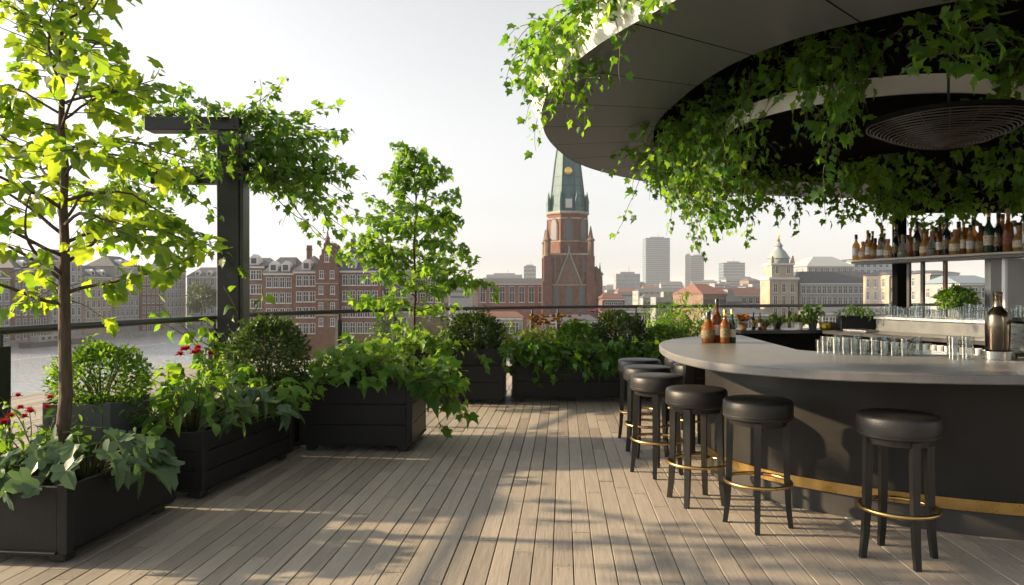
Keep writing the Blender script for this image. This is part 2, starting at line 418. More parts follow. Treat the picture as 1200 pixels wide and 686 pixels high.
tag(g.build('terrace_building', PALEWALL), 'building below the terrace carrying the wooden roof deck', 'building')

# ------------------------------------------------------------------ railing
def railing(name, label, pts, zt, posts, pw=.07):
    r = thing(name, label, 'railing', (pts[0][0], pts[0][1], 0))
    ox, oy = pts[0]
    P = [(p[0] - ox, p[1] - oy) for p in pts]
    m = MB(); m.tube([(p[0], p[1], zt) for p in P], .029, 10); m.build('handrail', RAILMETAL, r, smooth=True)
    def along(t):
        t = t * (len(P) - 1); i = min(int(t), len(P) - 2); f = t - i
        return (P[i][0] + (P[i + 1][0] - P[i][0]) * f, P[i][1] + (P[i + 1][1] - P[i][1]) * f, math.atan2(P[i + 1][1] - P[i][1], P[i + 1][0] - P[i][0]))
    for t in posts:
        x, y, a = along(t); m = MB(); m.box((x, y, (zt - .1) / 2), (pw, pw * .7, zt - .1), rz=a, bev=.004); m.box((x, y, zt - .06), (.022, .022, .09), rz=a); m.build('post', BLACKMETAL, r)
    for t0, t1 in zip(posts[:-1], posts[1:]):
        x0, y0, a = along(t0 + .001); x1, y1, _ = along(t1 - .001)
        l = math.hypot(x1 - x0, y1 - y0) - .12; a = math.atan2(y1 - y0, x1 - x0)
        m = MB(); m.box(((x0 + x1) / 2, (y0 + y1) / 2, .52), (l, .012, .86), rz=a); m.build('glass_panel', PANE, r)
    return r
railing('glass_railing', 'glass railing with round black handrail beside the leaning lime tree', [(-3.75, 2.2), (-3.33, 4.72), (-2.93, 7.35)], 1.15, [0, .5, .97], .10)
railing('glass_railing', 'glass railing with dark handrail and slim posts behind the back planters, facing church and skyline', [(-2.85, 7.75), (-1.6, 10.25), (.8, 11.95), (9, 14.5)], 1.16, [0, .18, .32, .46, .60, .66, .72, .78, .84, .90, 1.0])

# ------------------------------------------------------------------ planters
def planter(label, c, rz, w, d, h, boards=3, m=PLANTER, z0=.06, group='black wooden planters'):
    r = thing('planter', label, 'planter', (c[0], c[1], 0), rz, group)
    post = .055; hh = h - z0
    for (sx, sy, L_, a) in ((0, -1, w, 0), (0, 1, w, math.pi), (1, 0, d, math.pi / 2), (-1, 0, d, -math.pi / 2)):
        b = MB(); bh = hh / boards
        b.box((0, .012, z0 + hh / 2), (L_ - 2 * post, .012, hh - .01))
        for k in range(boards):
            b.box((0, 0, z0 + bh * (k + .5)), (L_ - 2 * post + .001, .02, bh - .007), bev=.003)
        b.box((0, -.012, z0 + .006), (L_ - 2 * post, .03, .014), bev=.002)
        o = b.build('side_panel', m, r)
        o.location = (sx * (w / 2 - .012), sy * (d / 2 - .012), 0); o.rotation_euler[2] = a
    for sx in (-1, 1):
        for sy in (-1, 1):
            b = MB(); b.box((sx * (w / 2 - post / 2), sy * (d / 2 - post / 2), z0 + hh / 2 + .003), (post, post, hh + .012), bev=.005); b.build('corner_post', m, r)
            b = MB(); b.box((sx * (w / 2 - .09), sy * (d / 2 - .09), z0 / 2 + .001), (.09, .09, z0), bev=.008); b.build('foot', BLACKMETAL, r)
    b = MB(); nn = 10; v = []; f = []
    rg = np.random.default_rng(int(w * 1000 + h * 77))
    for i in range(nn + 1):
        for j in range(nn + 1): v.append(((i / nn - .5) * (w - .06), (j / nn - .5) * (d - .06), h - .06 + rg.normal() * .008))
    for i in range(nn):
        for j in range(nn): f.append((i * (nn + 1) + j, (i + 1) * (nn + 1) + j, (i + 1) * (nn + 1) + j + 1, i * (nn + 1) + j + 1))
    b.add(v, f); b.build('soil', SOIL, r, smooth=True)
    return r
planter('low black planter nearest the camera, holding the lime tree trunk and big grey-green leaves', (-2.66, 4.24), R(-5.7), .88, 1.0, .41, 1)
planter('low black planter with grooved side between the tree planter and the taller slatted planter', (-2.22, 5.56), R(-9.6), .52, 1.32, .46, 3)
planter('tall square black planter of three wide boards with leaves spilling over its corner', (-1.36, 6.76), R(-2), 1.0, .8, .60, 3)
planter('black planter at the back under the small round shrub and young tree', (-.72, 9.5), R(-2), 1.26, .8, .70, 3)
planter('long black planter at the back covered in trailing ivy beside the bar', (1.16, 9.62), R(0), 2.32, .75, .69, 3)
planter('slate grey box planter holding a clipped bush beside the tree trunk', (-2.87, 5.03), R(-5), .48, .45, .66, 1, PLANTER_GREY)
planter('black planter of tall feathery herbs between the ivy planter and the bar', (2.55, 10.6), R(8), .9, .7, .70, 3)

# ------------------------------------------------------------------ plants
def plant(name, label, cat, loc, parts, group=None):
    r = thing(name, label, cat, loc, 0, group)
    for (pn, mb, m) in parts:
        if mb.n: mb.build(pn, m, r, smooth=False if m is LEAF_BROAD else 'all')
    return r
def bush_ball(rng, rx, rz, n, size, T=T_SMALL, zc=None, hollow=.55, lump=.18):
    zc = rz if zc is None else zc
    mb = MB()
    u = norm(rnd(rng, n)); u[:, 2] = np.where(u[:, 2] < -.75, -u[:, 2], u[:, 2])
    ph = rng.uniform(0, 6.28, 6)
    lum = 1 + lump * (np.sin(u[:, 0] * 5 + ph[0]) * np.sin(u[:, 1] * 5 + ph[1]) + .6 * np.sin(u[:, 2] * 7 + ph[2]) * np.sin(u[:, 0] * 9 + ph[3]))
    r = rng.uniform(hollow, 1, n) ** .6 * lum + np.abs(rng.normal(0, .05, n))
    pos = u * r[:, None] * np.array([rx, rx, rz]) + np.array([0, 0, zc])
    d = u * .8 + UP * .25 + rnd(rng, n) * .5
    nn = UP * .6 + u * .4 + rnd(rng, n) * .5
    leaves(mb, T, pos, d, nn, size * rng.uniform(.6, 1.3, n))
    LP = []
    st = MB()
    for k in range(26):                             # stray shoots that break the ball
        q = norm(rnd(rng, 1))[0]; q[2] = abs(q[2])
        p0 = q * np.array([rx, rx, rz]) * .8 + np.array([0, 0, zc])
        pts = strand_pts(rng, p0, q + UP * .6, rx * rng.uniform(.35, .75), .03, .15, .25)
        st.tube([tuple(z) for z in pts], np.linspace(.003, .001, len(pts)), 4)
        leaf_strand(rng, LP, pts, 1.5, .02, size)
    put(mb, T, LP)
    for k in range(16):
        a = rng.uniform(0, 6.28); e = rng.uniform(.2, .9)
        tip = np.array([math.cos(a) * rx * e, math.sin(a) * rx * e, zc + rz * .6 * math.sqrt(max(0, 1 - e * e))])
        st.tube([(0, 0, -.05), tuple(tip * .5 + np.array([0, 0, .02])), tuple(tip)], [.008, .005, .002], 5)
    return mb, st
def clump(rng, n, h, spread, size, T, lean=(0, 0), low=.35, droop=.45):
    """petioles rising from a centre, each with one broad leaf, spreading outward"""
    lf = MB(); st = MB(); LP = []
    for k in range(n):
        a = rng.uniform(0, 6.28); rr = spread * math.sqrt(rng.uniform(0, 1)); zz = h * (1 - .55 * (rr / spread) ** 2) * rng.uniform(low, 1.0)
        tip = np.array([math.cos(a) * rr + lean[0] * rr, math.sin(a) * rr + lean[1] * rr, zz])
        base = np.array([math.cos(a) * rr * .25, math.sin(a) * rr * .25, -.04])
        mid = base * .5 + tip * .5 + np.array([0, 0, zz * .25])
        st.tube([tuple(base), tuple(mid), tuple(tip)], [.005, .004, .0025], 4)
        o = np.array([math.cos(a), math.sin(a), 0])
        LP.append((tip, o * .8 + np.array([0, 0, -droop]) + rng.normal(size=3) * .3, UP * .8 + o * .45 + rng.normal(size=3) * .3, size * rng.uniform(.55, 1.15)))
    put(lf, T, LP); return lf, st
def leafy(rng, n_st, h, spread, size, T, per=1.6, dirup=1.0, step=.05, sp=.04, grav=.25):
    """several leafy stems growing up and arching"""
    lf = MB(); st = MB(); LP = []
    for k in range(n_st):
        a = rng.uniform(0, 6.28); b = spread * math.sqrt(rng.uniform(0, 1))
        p = np.array([math.cos(a) * b * .8, math.sin(a) * b * .8, -.04])
        d = np.array([math.cos(a) * .45, math.sin(a) * .45, dirup]) + rng.normal(size=3) * .15
        pts = strand_pts(rng, p, d, h * rng.uniform(.55, 1.1), step, grav, .22)
        st.tube([tuple(q) for q in pts], np.linspace(.005, .0018, len(pts)), 4)
        leaf_strand(rng, LP, pts, per, sp, size)
    put(lf, T, LP); return lf, st
def trailing(rng, starts, dirs, lens, size, T, per=1.3, sp=.05, grav=.6):
    lf = MB(); st = MB(); LP = []
    for p, d, l in zip(starts, dirs, lens):
        pts = strand_pts(rng, p, d, l, .05, grav, .25)
        st.tube([tuple(q) for q in pts], np.linspace(.004, .0015, len(pts)), 4)
        leaf_strand(rng, LP, pts, per, sp, size)
    put(lf, T, LP); return lf, st
def flower_heads(rng, pos, r, npet=7):
    mb = MB()
    for p in pos:
        a = rng.uniform(0, 6.28) + np.arange(npet) * 6.283 / npet
        for ring, (tilt, s) in enumerate(((.1, 1), (.9, .85), (2.2, .7))):
            d = np.stack([np.cos(a + ring * .4), np.sin(a + ring * .4), np.full(npet, tilt)], 1)
            leaves(mb, T_HEART, np.tile(p, (npet, 1)), d, np.tile(UP, (npet, 1)) + .1, r * s)
    return mb
def merge(*mbs):
    a = MB()
    for b in mbs:
        for i, v in enumerate(b.V):
            pass
        if b.n:
            a.add_many(np.concatenate(b.V), np.concatenate(b.L), np.concatenate(b.S), 0)
    return a

# --- tree beside the near railing
def make_tree(seed, H, r0, z_crown, spread, n_limb, leaf, T, lm, name, label, loc, lean=(0, 0), leafper=1.5, up=.35, squash=1.0, twig=.45, fork=True):
    rng = np.random.default_rng(seed)
    tr = MB(); br = MB(); lf = MB(); LP = []
    zs = np.linspace(-.05, H, 14)
    tx = np.cumsum(rng.normal(0, .012, 14)) * H / 3 + lean[0] * np.linspace(0, 1, 14) ** 1.3
    ty = np.cumsum(rng.normal(0, .012, 14)) * H / 3 + lean[1] * np.linspace(0, 1, 14) ** 1.3
    P = np.stack([tx, ty, zs], 1)
    rad = r0 * (1 - np.linspace(0, 1, 14) ** 1.2 * .88); rad[0] *= 1.25
    tr.tube([tuple(q) for q in P], rad, 9)
    az = rng.uniform(0, 6.28)
    for k in range(n_limb):
        t = (k + rng.uniform(0, .8)) / n_limb
        z = z_crown + (H - z_crown) * t
        i = np.searchsorted(zs, z) - 1; i = min(max(i, 0), 12); fz = (z - zs[i]) / (zs[i + 1] - zs[i])
        p = P[i] * (1 - fz) + P[i + 1] * fz
        az += 2.4 + rng.normal() * .3
        L_ = spread(t) * rng.uniform(.75, 1.15)
        d = np.array([math.cos(az), math.sin(az) * squash, up + t * .5])
        pts = strand_pts(rng, p, d, L_, L_ / 9, .18, .28)
        rr = np.linspace(max(.006, r0 * .32 * (1 - t * .5)), .003, len(pts))
        br.tube([tuple(q) for q in pts], rr, 6)
        leaf_strand(rng, LP, pts[3:], leafper, .06, leaf)
        for j in range(2, len(pts)):
            if rng.uniform() < .85:
                dd = pts[j] - pts[j - 1]; dd /= np.linalg.norm(dd)
                s = np.cross(dd, UP) * (1 if j % 2 else -1)
                tp = strand_pts(rng, pts[j], dd * .5 + s + UP * .15 * rng.normal(), twig * L_ * rng.uniform(.5, 1.1), .06, .25, .25)
                br.tube([tuple(q) for q in tp], np.linspace(.004, .0015, len(tp)), 4)
                leaf_strand(rng, LP, tp[1:], leafper, .05, leaf)
    leaf_strand(rng, LP, P[11:], leafper, .06, leaf)
    put(lf, T, LP)
    return plant(name, label, 'tree', loc, [('trunk', tr, BARK), ('branch', br, BARK), ('crown', lf, lm)])
make_tree(11, 2.95, .042, .9, lambda t: 1.0 - .55 * t, 36, .082, T_MAPLE, LEAF_LIME, 'lime_tree',
          'slender tree with large backlit yellow-green leaves rising from the nearest planter', (-2.72, 4.36, .36), lean=(.02, 0), leafper=1.6, up=.25, squash=.42)
make_tree(5, 2.5, .022, .5, lambda t: .95 if t < .3 else .95 - 1.0 * (t - .3), 44, .082, T_LOBED, LEAF_FRESH, 'young_tree',
          'small loose-crowned tree in the back planter, standing left of the church', (-1.25, 9.45, .64), leafper=2.9, up=.45)

# --- near planter plants
rng = np.random.default_rng(21)
lf, st = clump(rng, 95, .27, .40, .145, T_BROAD, lean=(.12, -.15))
plant('broadleaf_plant', 'clump of big grey-green lobed leaves spilling over the nearest planter edge', 'plant', (-2.40, 4.08, .37), [('stem', st, STEM), ('foliage', lf, LEAF_BROAD)])
lf, st = leafy(rng, 20, .36, .22, .085, T_OVATE)
fl = flower_heads(rng, [np.array([rng.normal() * .12, rng.normal() * .1, .26 + rng.uniform(0, .14)]) for _ in range(16)], .032)
plant('flowering_plant', 'plant with crimson flowers at the rail end of the nearest planter', 'plant', (-2.93, 4.28, .37), [('stem', st, STEM), ('foliage', lf, LEAF_VINE), ('flower', fl, PETAL_RED)])
lf, st = clump(rng, 22, .22, .22, .12, T_LOBED)
plant('leafy_plant', 'bright yellow-green leafy plant in front of the crimson flowers', 'plant', (-2.86, 4.0, .37), [('stem', st, STEM), ('foliage', lf, LEAF_FRESH)])
lf, st = clump(rng, 16, .16, .2, .11, T_HEART)
plant('leafy_plant', 'dark heart-leaved plant low at the near corner of the nearest planter', 'plant', (-2.72, 3.9, .37), [('stem', st, STEM), ('foliage', lf, LEAF_DARK)])
lf, st = leafy(rng, 14, .55, .16, .07, T_OVATE, per=1.0)
plant('tall_stem_plant', 'thin leafy stems reaching up to the handrail beside the tree trunk', 'plant', (-2.98, 4.55, .37), [('stem', st, STEM), ('foliage', lf, LEAF_FRESH)])
lf, st = bush_ball(rng, .29, .22, 3800, .035, zc=.2, lump=.12)
plant('clipped_bush', 'rounded small-leaved bush in the slate grey box planter', 'bush', (-2.85, 5.03, .60), [('stem', st, STEM), ('foliage', lf, LEAF_VINE)])
# --- second planter
lf, st = clump(rng, 85, .40, .34, .14, T_OVATE, lean=(.2, -.2))
plant('broadleaf_plant', 'mid green pointed broad leaves at the near end of the grooved planter', 'plant', (-2.27, 5.15, .42), [('stem', st, STEM), ('foliage', lf, LEAF_VINE)])
lf, st = clump(rng, 70, .30, .36, .135, T_BROAD, lean=(.28, -.1))
plant('broadleaf_plant', 'blue-green lobed leaves hanging over the middle of the grooved planter', 'plant', (-2.12, 5.5, .42), [('stem', st, STEM), ('foliage', lf, LEAF_BROAD)])
lf, st = clump(rng, 110, .34, .34, .105, T_LOBED, lean=(.3, -.1))
plant('leafy_plant', 'bright light green lobed leaves at the far end of the grooved planter', 'plant', (-2.0, 5.95, .42), [('stem', st, STEM), ('foliage', lf, LEAF_FRESH)])
lf, st = leafy(rng, 34, .55, .22, .08, T_HEART)
fl = flower_heads(rng, [np.array([.0 + rng.normal() * .05, rng.normal() * .05, .50 + rng.uniform(0, .06)]) for _ in range(7)], .045)
plant('flowering_plant', 'leafy plant with one cluster of red blooms in the grooved planter', 'plant', (-2.42, 5.55, .42), [('stem', st, STEM), ('foliage', lf, LEAF_FRESH), ('flower', fl, PETAL_RED)])
lf, st = bush_ball(rng, .32, .30, 4600, .042, T=T_OVATE, zc=.28, lump=.12)
plant('round_bush', 'dense dark green ball-shaped bush behind the grooved planter', 'bush', (-2.12, 6.28, .57), [('stem', st, STEM), ('foliage', lf, LEAF_DARK)])
lf, st = leafy(rng, 30, .62, .2, .065, T_OVATE, per=1.5)
plant('leafy_plant', 'tall yellow-green stems at the rail side of the grooved planter', 'plant', (-2.40, 5.95, .42), [('stem', st, STEM), ('foliage', lf, LEAF_FRESH)])
lf, st = leafy(rng, 26, .5, .16, .06, T_OVATE, per=1.5)
plant('leafy_plant', 'dark leafy stems between the slate box planter and the red blooms', 'plant', (-2.48, 5.25, .42), [('stem', st, STEM), ('foliage', lf, LEAF_VINE)])
# the pot that carries the ball bush
planter('small black box planter under the dark ball-shaped bush', (-2.16, 6.5), R(-6), .5, .5, .66, 2)
# --- third planter
lf, st = clump(rng, 330, .46, .52, .105, T_LOBED, lean=(.05, -.1))
plant('leafy_plant', 'mound of fresh lime green lobed leaves filling the tall square planter', 'plant', (-1.40, 6.68, .55), [('stem', st, STEM), ('foliage', lf, LEAF_FRESH)])
lf, st = leafy(rng, 26, .42, .4, .06, T_OVATE, per=1.6)
plant('leafy_plant', 'upright small-leaved stems at the back of the tall square planter', 'plant', (-1.5, 6.98, .55), [('stem', st, STEM), ('foliage', lf, LEAF_FRESH)])
n = 16
lf, st = trailing(rng, [(rng.uniform(-.06, .08), rng.uniform(-.3, .25), .02) for _ in range(n)], [(.7, -.2 + rng.normal() * .3, .5) for _ in range(n)], rng.uniform(.35, .75, n), .10, T_LOBED, 1.1)
plant('trailing_plant', 'trailing vine falling over the corner of the tall square planter', 'plant', (-.92, 6.62, .57), [('stem', st, STEM), ('foliage', lf, LEAF_VINE)])
# --- back planters
lf, st = bush_ball(rng, .34, .24, 3600, .05, T=T_OVATE, zc=.2, lump=.15)
plant('round_bush', 'bushy dark green shrub in the back planter right of the young tree', 'bush', (-.48, 9.4, .66), [('stem', st, STEM), ('foliage', lf, LEAF_DARK)])
n = 22
lf, st = trailing(rng, [(rng.uniform(-.3, .2), rng.uniform(-.1, .1), .05) for _ in range(n)], [(rng.normal() * .4, -.7, .6) for _ in range(n)], rng.uniform(.35, .9, n), .085, T_LOBED, 1.1)
plant('trailing_plant', 'yellow-green trailing plant falling down the front of the young tree planter', 'plant', (-1.0, 9.15, .67), [('stem', st, STEM), ('foliage', lf, LEAF_FRESH)])
lf, st = leafy(rng, 40, .5, .5, .07, T_OVATE, per=1.5)
plant('leafy_plant', 'loose light green stems around the foot of the young tree', 'plant', (-1.2, 9.5, .66), [('stem', st, STEM), ('foliage', lf, LEAF_FRESH)])
n = 120
lf, st = trailing(rng, [(rng.uniform(-1.05, 1.0), rng.uniform(-.12, .1), .04) for _ in range(n)], [(rng.normal() * .5, -.7, .3) for _ in range(n)], rng.uniform(.25, .7, n), .09, T_LOBED, 1.4)
plant('trailing_ivy', 'trailing ivy with pale leaves covering the front of the long back planter', 'plant', (1.1, 9.38, .66), [('stem', st, STEM), ('foliage', lf, LEAF_IVY)])
lf, st = leafy(rng, 30, .52, .2, .07, T_OVATE, per=1.9)
plant('golden_bush', 'yellow leaved bush at the left end of the long back planter', 'bush', (.12, 9.6, .65), [('stem', st, STEM), ('foliage', lf, LEAF_LIME)])
lf, st = leafy(rng, 18, .38, .2, .06, T_OVATE, per=1.2)
fl = flower_heads(rng, [np.array([rng.normal() * .16, rng.normal() * .08, .32 + rng.uniform(0, .12)]) for _ in range(34)], .05)
plant('flowering_plant', 'orange flowering plant beside the yellow bush in the back planter', 'plant', (.43, 9.65, .65), [('stem', st, STEM), ('foliage', lf, LEAF_LIME), ('flower', fl, PETAL_ORANGE)])
lf, st = bush_ball(rng, .26, .16, 1800, .055, T=T_OVATE, zc=.14)
plant('round_bush', 'light green low bush in the middle of the long back planter', 'bush', (.85, 9.65, .66), [('stem', st, STEM), ('foliage', lf, LEAF_FRESH)])
lf, st = bush_ball(rng, .32, .26, 2900, .05, T=T_OVATE, zc=.2)
plant('round_bush', 'very dark low shrub at the bar end of the long back planter', 'bush', (1.42, 9.65, .66), [('stem', st, STEM), ('foliage', lf, LEAF_DARK)])
lf, st = bush_ball(rng, .22, .15, 1400, .05, T=T_OVATE, zc=.13)
plant('round_bush', 'dark leafy shrub tucked between the ivy and the counter tip', 'bush', (2.02, 9.6, .66), [('stem', st, STEM), ('foliage', lf, LEAF_VINE)])
lf, st = leafy(rng, 34, .85, .36, .10, T_LONG, per=2.0, dirup=2.2, sp=.03, grav=.12)
plant('feathery_herb', 'tall feathery green herb rising above the handrail beside the bar', 'plant', (2.38, 10.55, .66), [('stem', st, STEM), ('foliage', lf, LEAF_FRESH)])
lf, st = leafy(rng, 26, .62, .26, .08, T_OVATE, per=1.8, dirup=1.6)
plant('leafy_plant', 'dense mid green plant close behind the bottles on the counter', 'plant', (2.78, 10.5, .66), [('stem', st, STEM), ('foliage', lf, LEAF_VINE)])
lf, st = leafy(rng, 3, .62, .05, .085, T_OVATE, per=1.2, dirup=2.5)
plant('young_shoot', 'single tall leafy shoot crossing the handrail in front of the church nave', 'plant', (.42, 9.85, .65), [('stem', st, STEM), ('foliage', lf, LEAF_FRESH)])
lf, st = leafy(rng, 3, .66, .05, .085, T_OVATE, per=1.3, dirup=2.5)
plant('young_shoot', 'single tall leafy shoot crossing the handrail in front of the church tower', 'plant', (.80, 9.85, .65), [('stem', st, STEM), ('foliage', lf, LEAF_FRESH)])
lf, st = leafy(rng, 14, .34, .16, .06, T_OVATE, per=1.2)
fl = flower_heads(rng, [np.array([rng.normal() * .12, rng.normal() * .08, .42 + rng.uniform(0, .1)]) for _ in range(22)], .04)
plant('flowering_plant', 'pale pink flowers behind the dark shrub of the back planter', 'plant', (1.25, 9.85, .65), [('stem', st, STEM), ('foliage', lf, LEAF_VINE), ('flower', fl, PETAL_PINK)])
lf, st = leafy(rng, 18, .4, .25, .06, T_OVATE, per=1.1)
fl = flower_heads(rng, [np.array([rng.normal() * .2, rng.normal() * .12, .34 + rng.uniform(0, .14)]) for _ in range(34)], .034)
plant('flowering_plant', 'small pale blossoms below the crown of the young tree', 'plant', (-.85, 9.75, .65), [('stem', st, STEM), ('foliage', lf, LEAF_FRESH), ('flower', fl, PETAL_WHITE)])

# ------------------------------------------------------------------ pergola with vine
pg = thing('pergola_frame', 'black steel pergola post with cantilevered beams under a vine', 'pergola', (-2.80, 7.25, 0))
m = MB(); m.box((0, 0, 1.5), (.22, .22, 3.0), bev=.008); m.build('post', BLACKMETAL, pg)
m = MB(); m.box((.128, .0, 1.5), (.035, .18, 2.9), bev=.003); m.build('side_channel', RAILMETAL, pg)
m = MB(); m.box((-.36, 0, 3.07), (.94, .2, .13), bev=.006); m.build('upper_beam', BLACKMETAL, pg)
m = MB(); m.box((-.45, 0, 2.55), (.68, .12, .14), bev=.006); m.build('lower_beam', BLACKMETAL, pg)
m = MB(); m.box((.31, 0.03, 2.56), (.36, .12, .12), bev=.006); m.build('side_arm', BLACKMETAL, pg)
m = MB(); m.box((-.1, 1.05, 3.065), (.14, 1.88, .12), bev=.006); m.build('rear_beam', BLACKMETAL, pg)
rng = np.random.default_rng(8)
lf = MB(); st = MB(); LP = []
def vstr(p, d, l, size=.078, per=2.2, g=.22, sp=.06):
    pts = strand_pts(rng, p, d, l, .06, g, .24)
    st.tube([tuple(q) for q in pts], np.linspace(.006, .002, len(pts)), 4)
    leaf_strand(rng, LP, pts, per, sp, size)
for k in range(26):      # over the top beam, towards the tree
    vstr((rng.uniform(-.9, .3), rng.uniform(-.05, .2), 3.14), (rng.normal() * 1.2, rng.normal() * .4 - .1, .3), rng.uniform(.35, .8))
for k in range(20):      # hanging in the frame
    vstr((rng.uniform(-1.0, .3), rng.uniform(-.2, .15), rng.uniform(2.5, 3.05)), (rng.normal() * .8 - .2, rng.normal() * .4 - .2, -.1), rng.uniform(.3, .75))
for k in range(38):      # reaching out over the skyline
    vstr((rng.uniform(0, .35), rng.uniform(-.15, .4), rng.uniform(2.5, 3.1)), (1.0, rng.normal() * .4, rng.uniform(-.25, .45)), rng.uniform(.5, 1.0), g=.22)
for k in range(10):       # long loose tendrils
    vstr((rng.uniform(.2, .5), rng.uniform(-.1, .3), rng.uniform(2.45, 2.7)), (1.0, rng.normal() * .3, rng.uniform(-.7, .0)), rng.uniform(.75, 1.15), per=1.1, g=.2)
for k in range(20):      # the bridge of leaves between tree and frame
    vstr((rng.uniform(-1.3, -.2), rng.uniform(-.8, -.1), rng.uniform(1.9, 2.6)), (rng.normal(), rng.normal() * .5, rng.uniform(-.2, .3)), rng.uniform(.35, .75))
put(lf, T_LOBED, LP)
plant('climbing_vine', 'vine sprawling over the black pergola beams with tendrils reaching towards the church', 'vine', (-2.80, 7.25, 0), [('stem', st, BARK), ('foliage', lf, LEAF_VINE)])
lf = MB(); st = MB(); LP = []
for k in range(7):
    vstr((rng.uniform(-.2, .2), -.16, .5), (rng.normal() * .2, -.05, 1.5), rng.uniform(.7, 1.15), .09, 1.2, .02)
put(lf, T_HEART, LP)
plant('climbing_vine', 'young climber winding up the foot of the pergola post', 'vine', (-2.80, 7.22, 0), [('stem', st, STEM), ('foliage', lf, LEAF_VINE)])

# ------------------------------------------------------------------ canopy
def catmull(P, n=12):
    P = np.array(P, float); out = []
    N = len(P)
    for i in range(N):
        a, b, c, d = P[i - 1], P[i], P[(i + 1) % N], P[(i + 2) % N]
        for t in np.linspace(0, 1, n, endpoint=False):
            out.append(.5 * ((2 * b) + (-a + c) * t + (2 * a - 5 * b + 4 * c - d) * t * t + (-a + 3 * b - 3 * c + d) * t ** 3))
    return np.array(out)
CC = np.array([4.9, 7.0])
def polar(P, N=264):
    C = catmull(P) - CC; a = np.arctan2(C[:, 1], C[:, 0]); r = np.hypot(C[:, 0], C[:, 1])
    o = np.argsort(a); a = a[o]; r = r[o]
    a = np.concatenate([a - 2 * math.pi, a, a + 2 * math.pi]); r = np.concatenate([r, r, r])
    th = np.linspace(-math.pi, math.pi, N, endpoint=False)
    return th, np.interp(th, a, r)
outer = [(.89, 3.97), (.45, 5.0), (.26, 6.38), (.48, 8.0), (1.12, 9.5), (2.6, 11.06), (4.4, 12.0), (7.0, 12.2), (9, 10.5), (9.8, 7.5), (9.0, 4.0), (7.0, 2.0), (4.5, 1.2), (2.5, 1.9), (1.5, 2.9)]
inner = [(1.39, 7.05), (1.40, 5.96), (1.52, 5.17), (1.75, 4.64), (2.03, 4.32), (2.5, 3.95), (3.5, 3.4), (5, 3.1), (7, 3.5), (8.3, 5), (8.6, 7.5), (7.8, 9.8), (6.2, 10.6), (4.4, 10.5), (3.0, 10.1), (2.2, 9.5), (1.72, 8.5)]
th, RO = polar(outer); _, RI = polar(inner)
NT = len(th)
def ring_pt(k, r, z): return (CC[0] + r * math.cos(th[k % NT]), CC[1] + r * math.sin(th[k % NT]), z)
SZ = 3.0
canopy = thing('bar_canopy', 'oval canopy ring with grey panelled underside and white rim above the bar', 'canopy')
m = MB(); seg = 8
for s0 in range(0, NT, seg):                       # separate soffit panels with open joints
    v = []; f = []
    for j in range(seg + 1):
        k = s0 + j; off = .0
        ro = RO[k % NT] - .005; ri = RI[k % NT] + .002
        a = th[k % NT] + (.0014 if j == 0 else (-.0014 if j == seg else 0))
        for r in (ro, (ro + ri) / 2, ri): v.append((CC[0] + r * math.cos(a), CC[1] + r * math.sin(a), SZ))
    for j in range(seg):
        for q in range(2): f.append((j * 3 + q, j * 3 + q + 1, j * 3 + q + 4, j * 3 + q + 3))
    m.add(v, f)
m.build('soffit', SOFFIT, canopy)
def band(rz_list, mm, name, closed_caps=False):
    b = MB(); v = []; f = []; K = len(rz_list)
    for k in range(NT):
        for (rr, z) in rz_list: v.append(ring_pt(k, rr[k], z))
    for k in range(NT):
        k2 = (k + 1) % NT
        for q in range(K - 1): f.append((k * K + q, k2 * K + q, k2 * K + q + 1, k * K + q + 1))
    b.add(v, f); return b.build(name, mm, canopy, smooth=True)
band([(RO, SZ - .004), (RO + .10, SZ + .20), (RO + .10, SZ + .23), (RO + .02, SZ + .235)], FASCIA, 'fascia')
band([(RI, SZ), (RI, SZ + .28)], DARK, 'inner_rim')
band([(RO - .006, SZ + .012), (RI + .003, SZ + .012)], DARK, 'soffit_backing')
b = MB(); b.add([ring_pt(k, RO[k] + .015, SZ + .285) for k in range(NT)], [tuple(range(NT))]); b.add([ring_pt(k, RO[k] + .015, SZ + .25) for k in range(NT)], [tuple(range(NT - 1, -1, -1))])
b.build('roof', DARK, canopy)
b = MB(); b.box((6.6, 9.55, 2.88), (3.0, 1.2, .74)); b.build('bulkhead', DARK, canopy)
b = MB(); b.box((5.02, 9.4, 1.6), (.13, .13, 3.25), bev=.01); b.build('column', DARK, canopy)
b = MB(); b.box((7.4, 6.2, 1.62), (.3, .3, 3.24), bev=.01); b.build('column', DARK, canopy)
# drum inside the ring, with white hoop
HC = (2.95, 6.0); HR = 1.13
drum = thing('ceiling_drum', 'dark round ceiling drum with a white hoop edge above the wire lamp', 'ceiling drum', (HC[0], HC[1], 0))
b = MB(); b.lathe([(HR, 2.74), (HR + .01, 2.745), (HR + .01, 2.87), (HR - .02, 2.875)], 72, caps=False); b.build('hoop', FASCIA, drum, smooth=True)
b = MB(); b.lathe([(HR - .004, 2.725), (HR - .004, 2.7405), (HR - .025, 2.742), (HR - .025, 3.24)], 72); b.build('drum', DARK, drum, smooth=True)
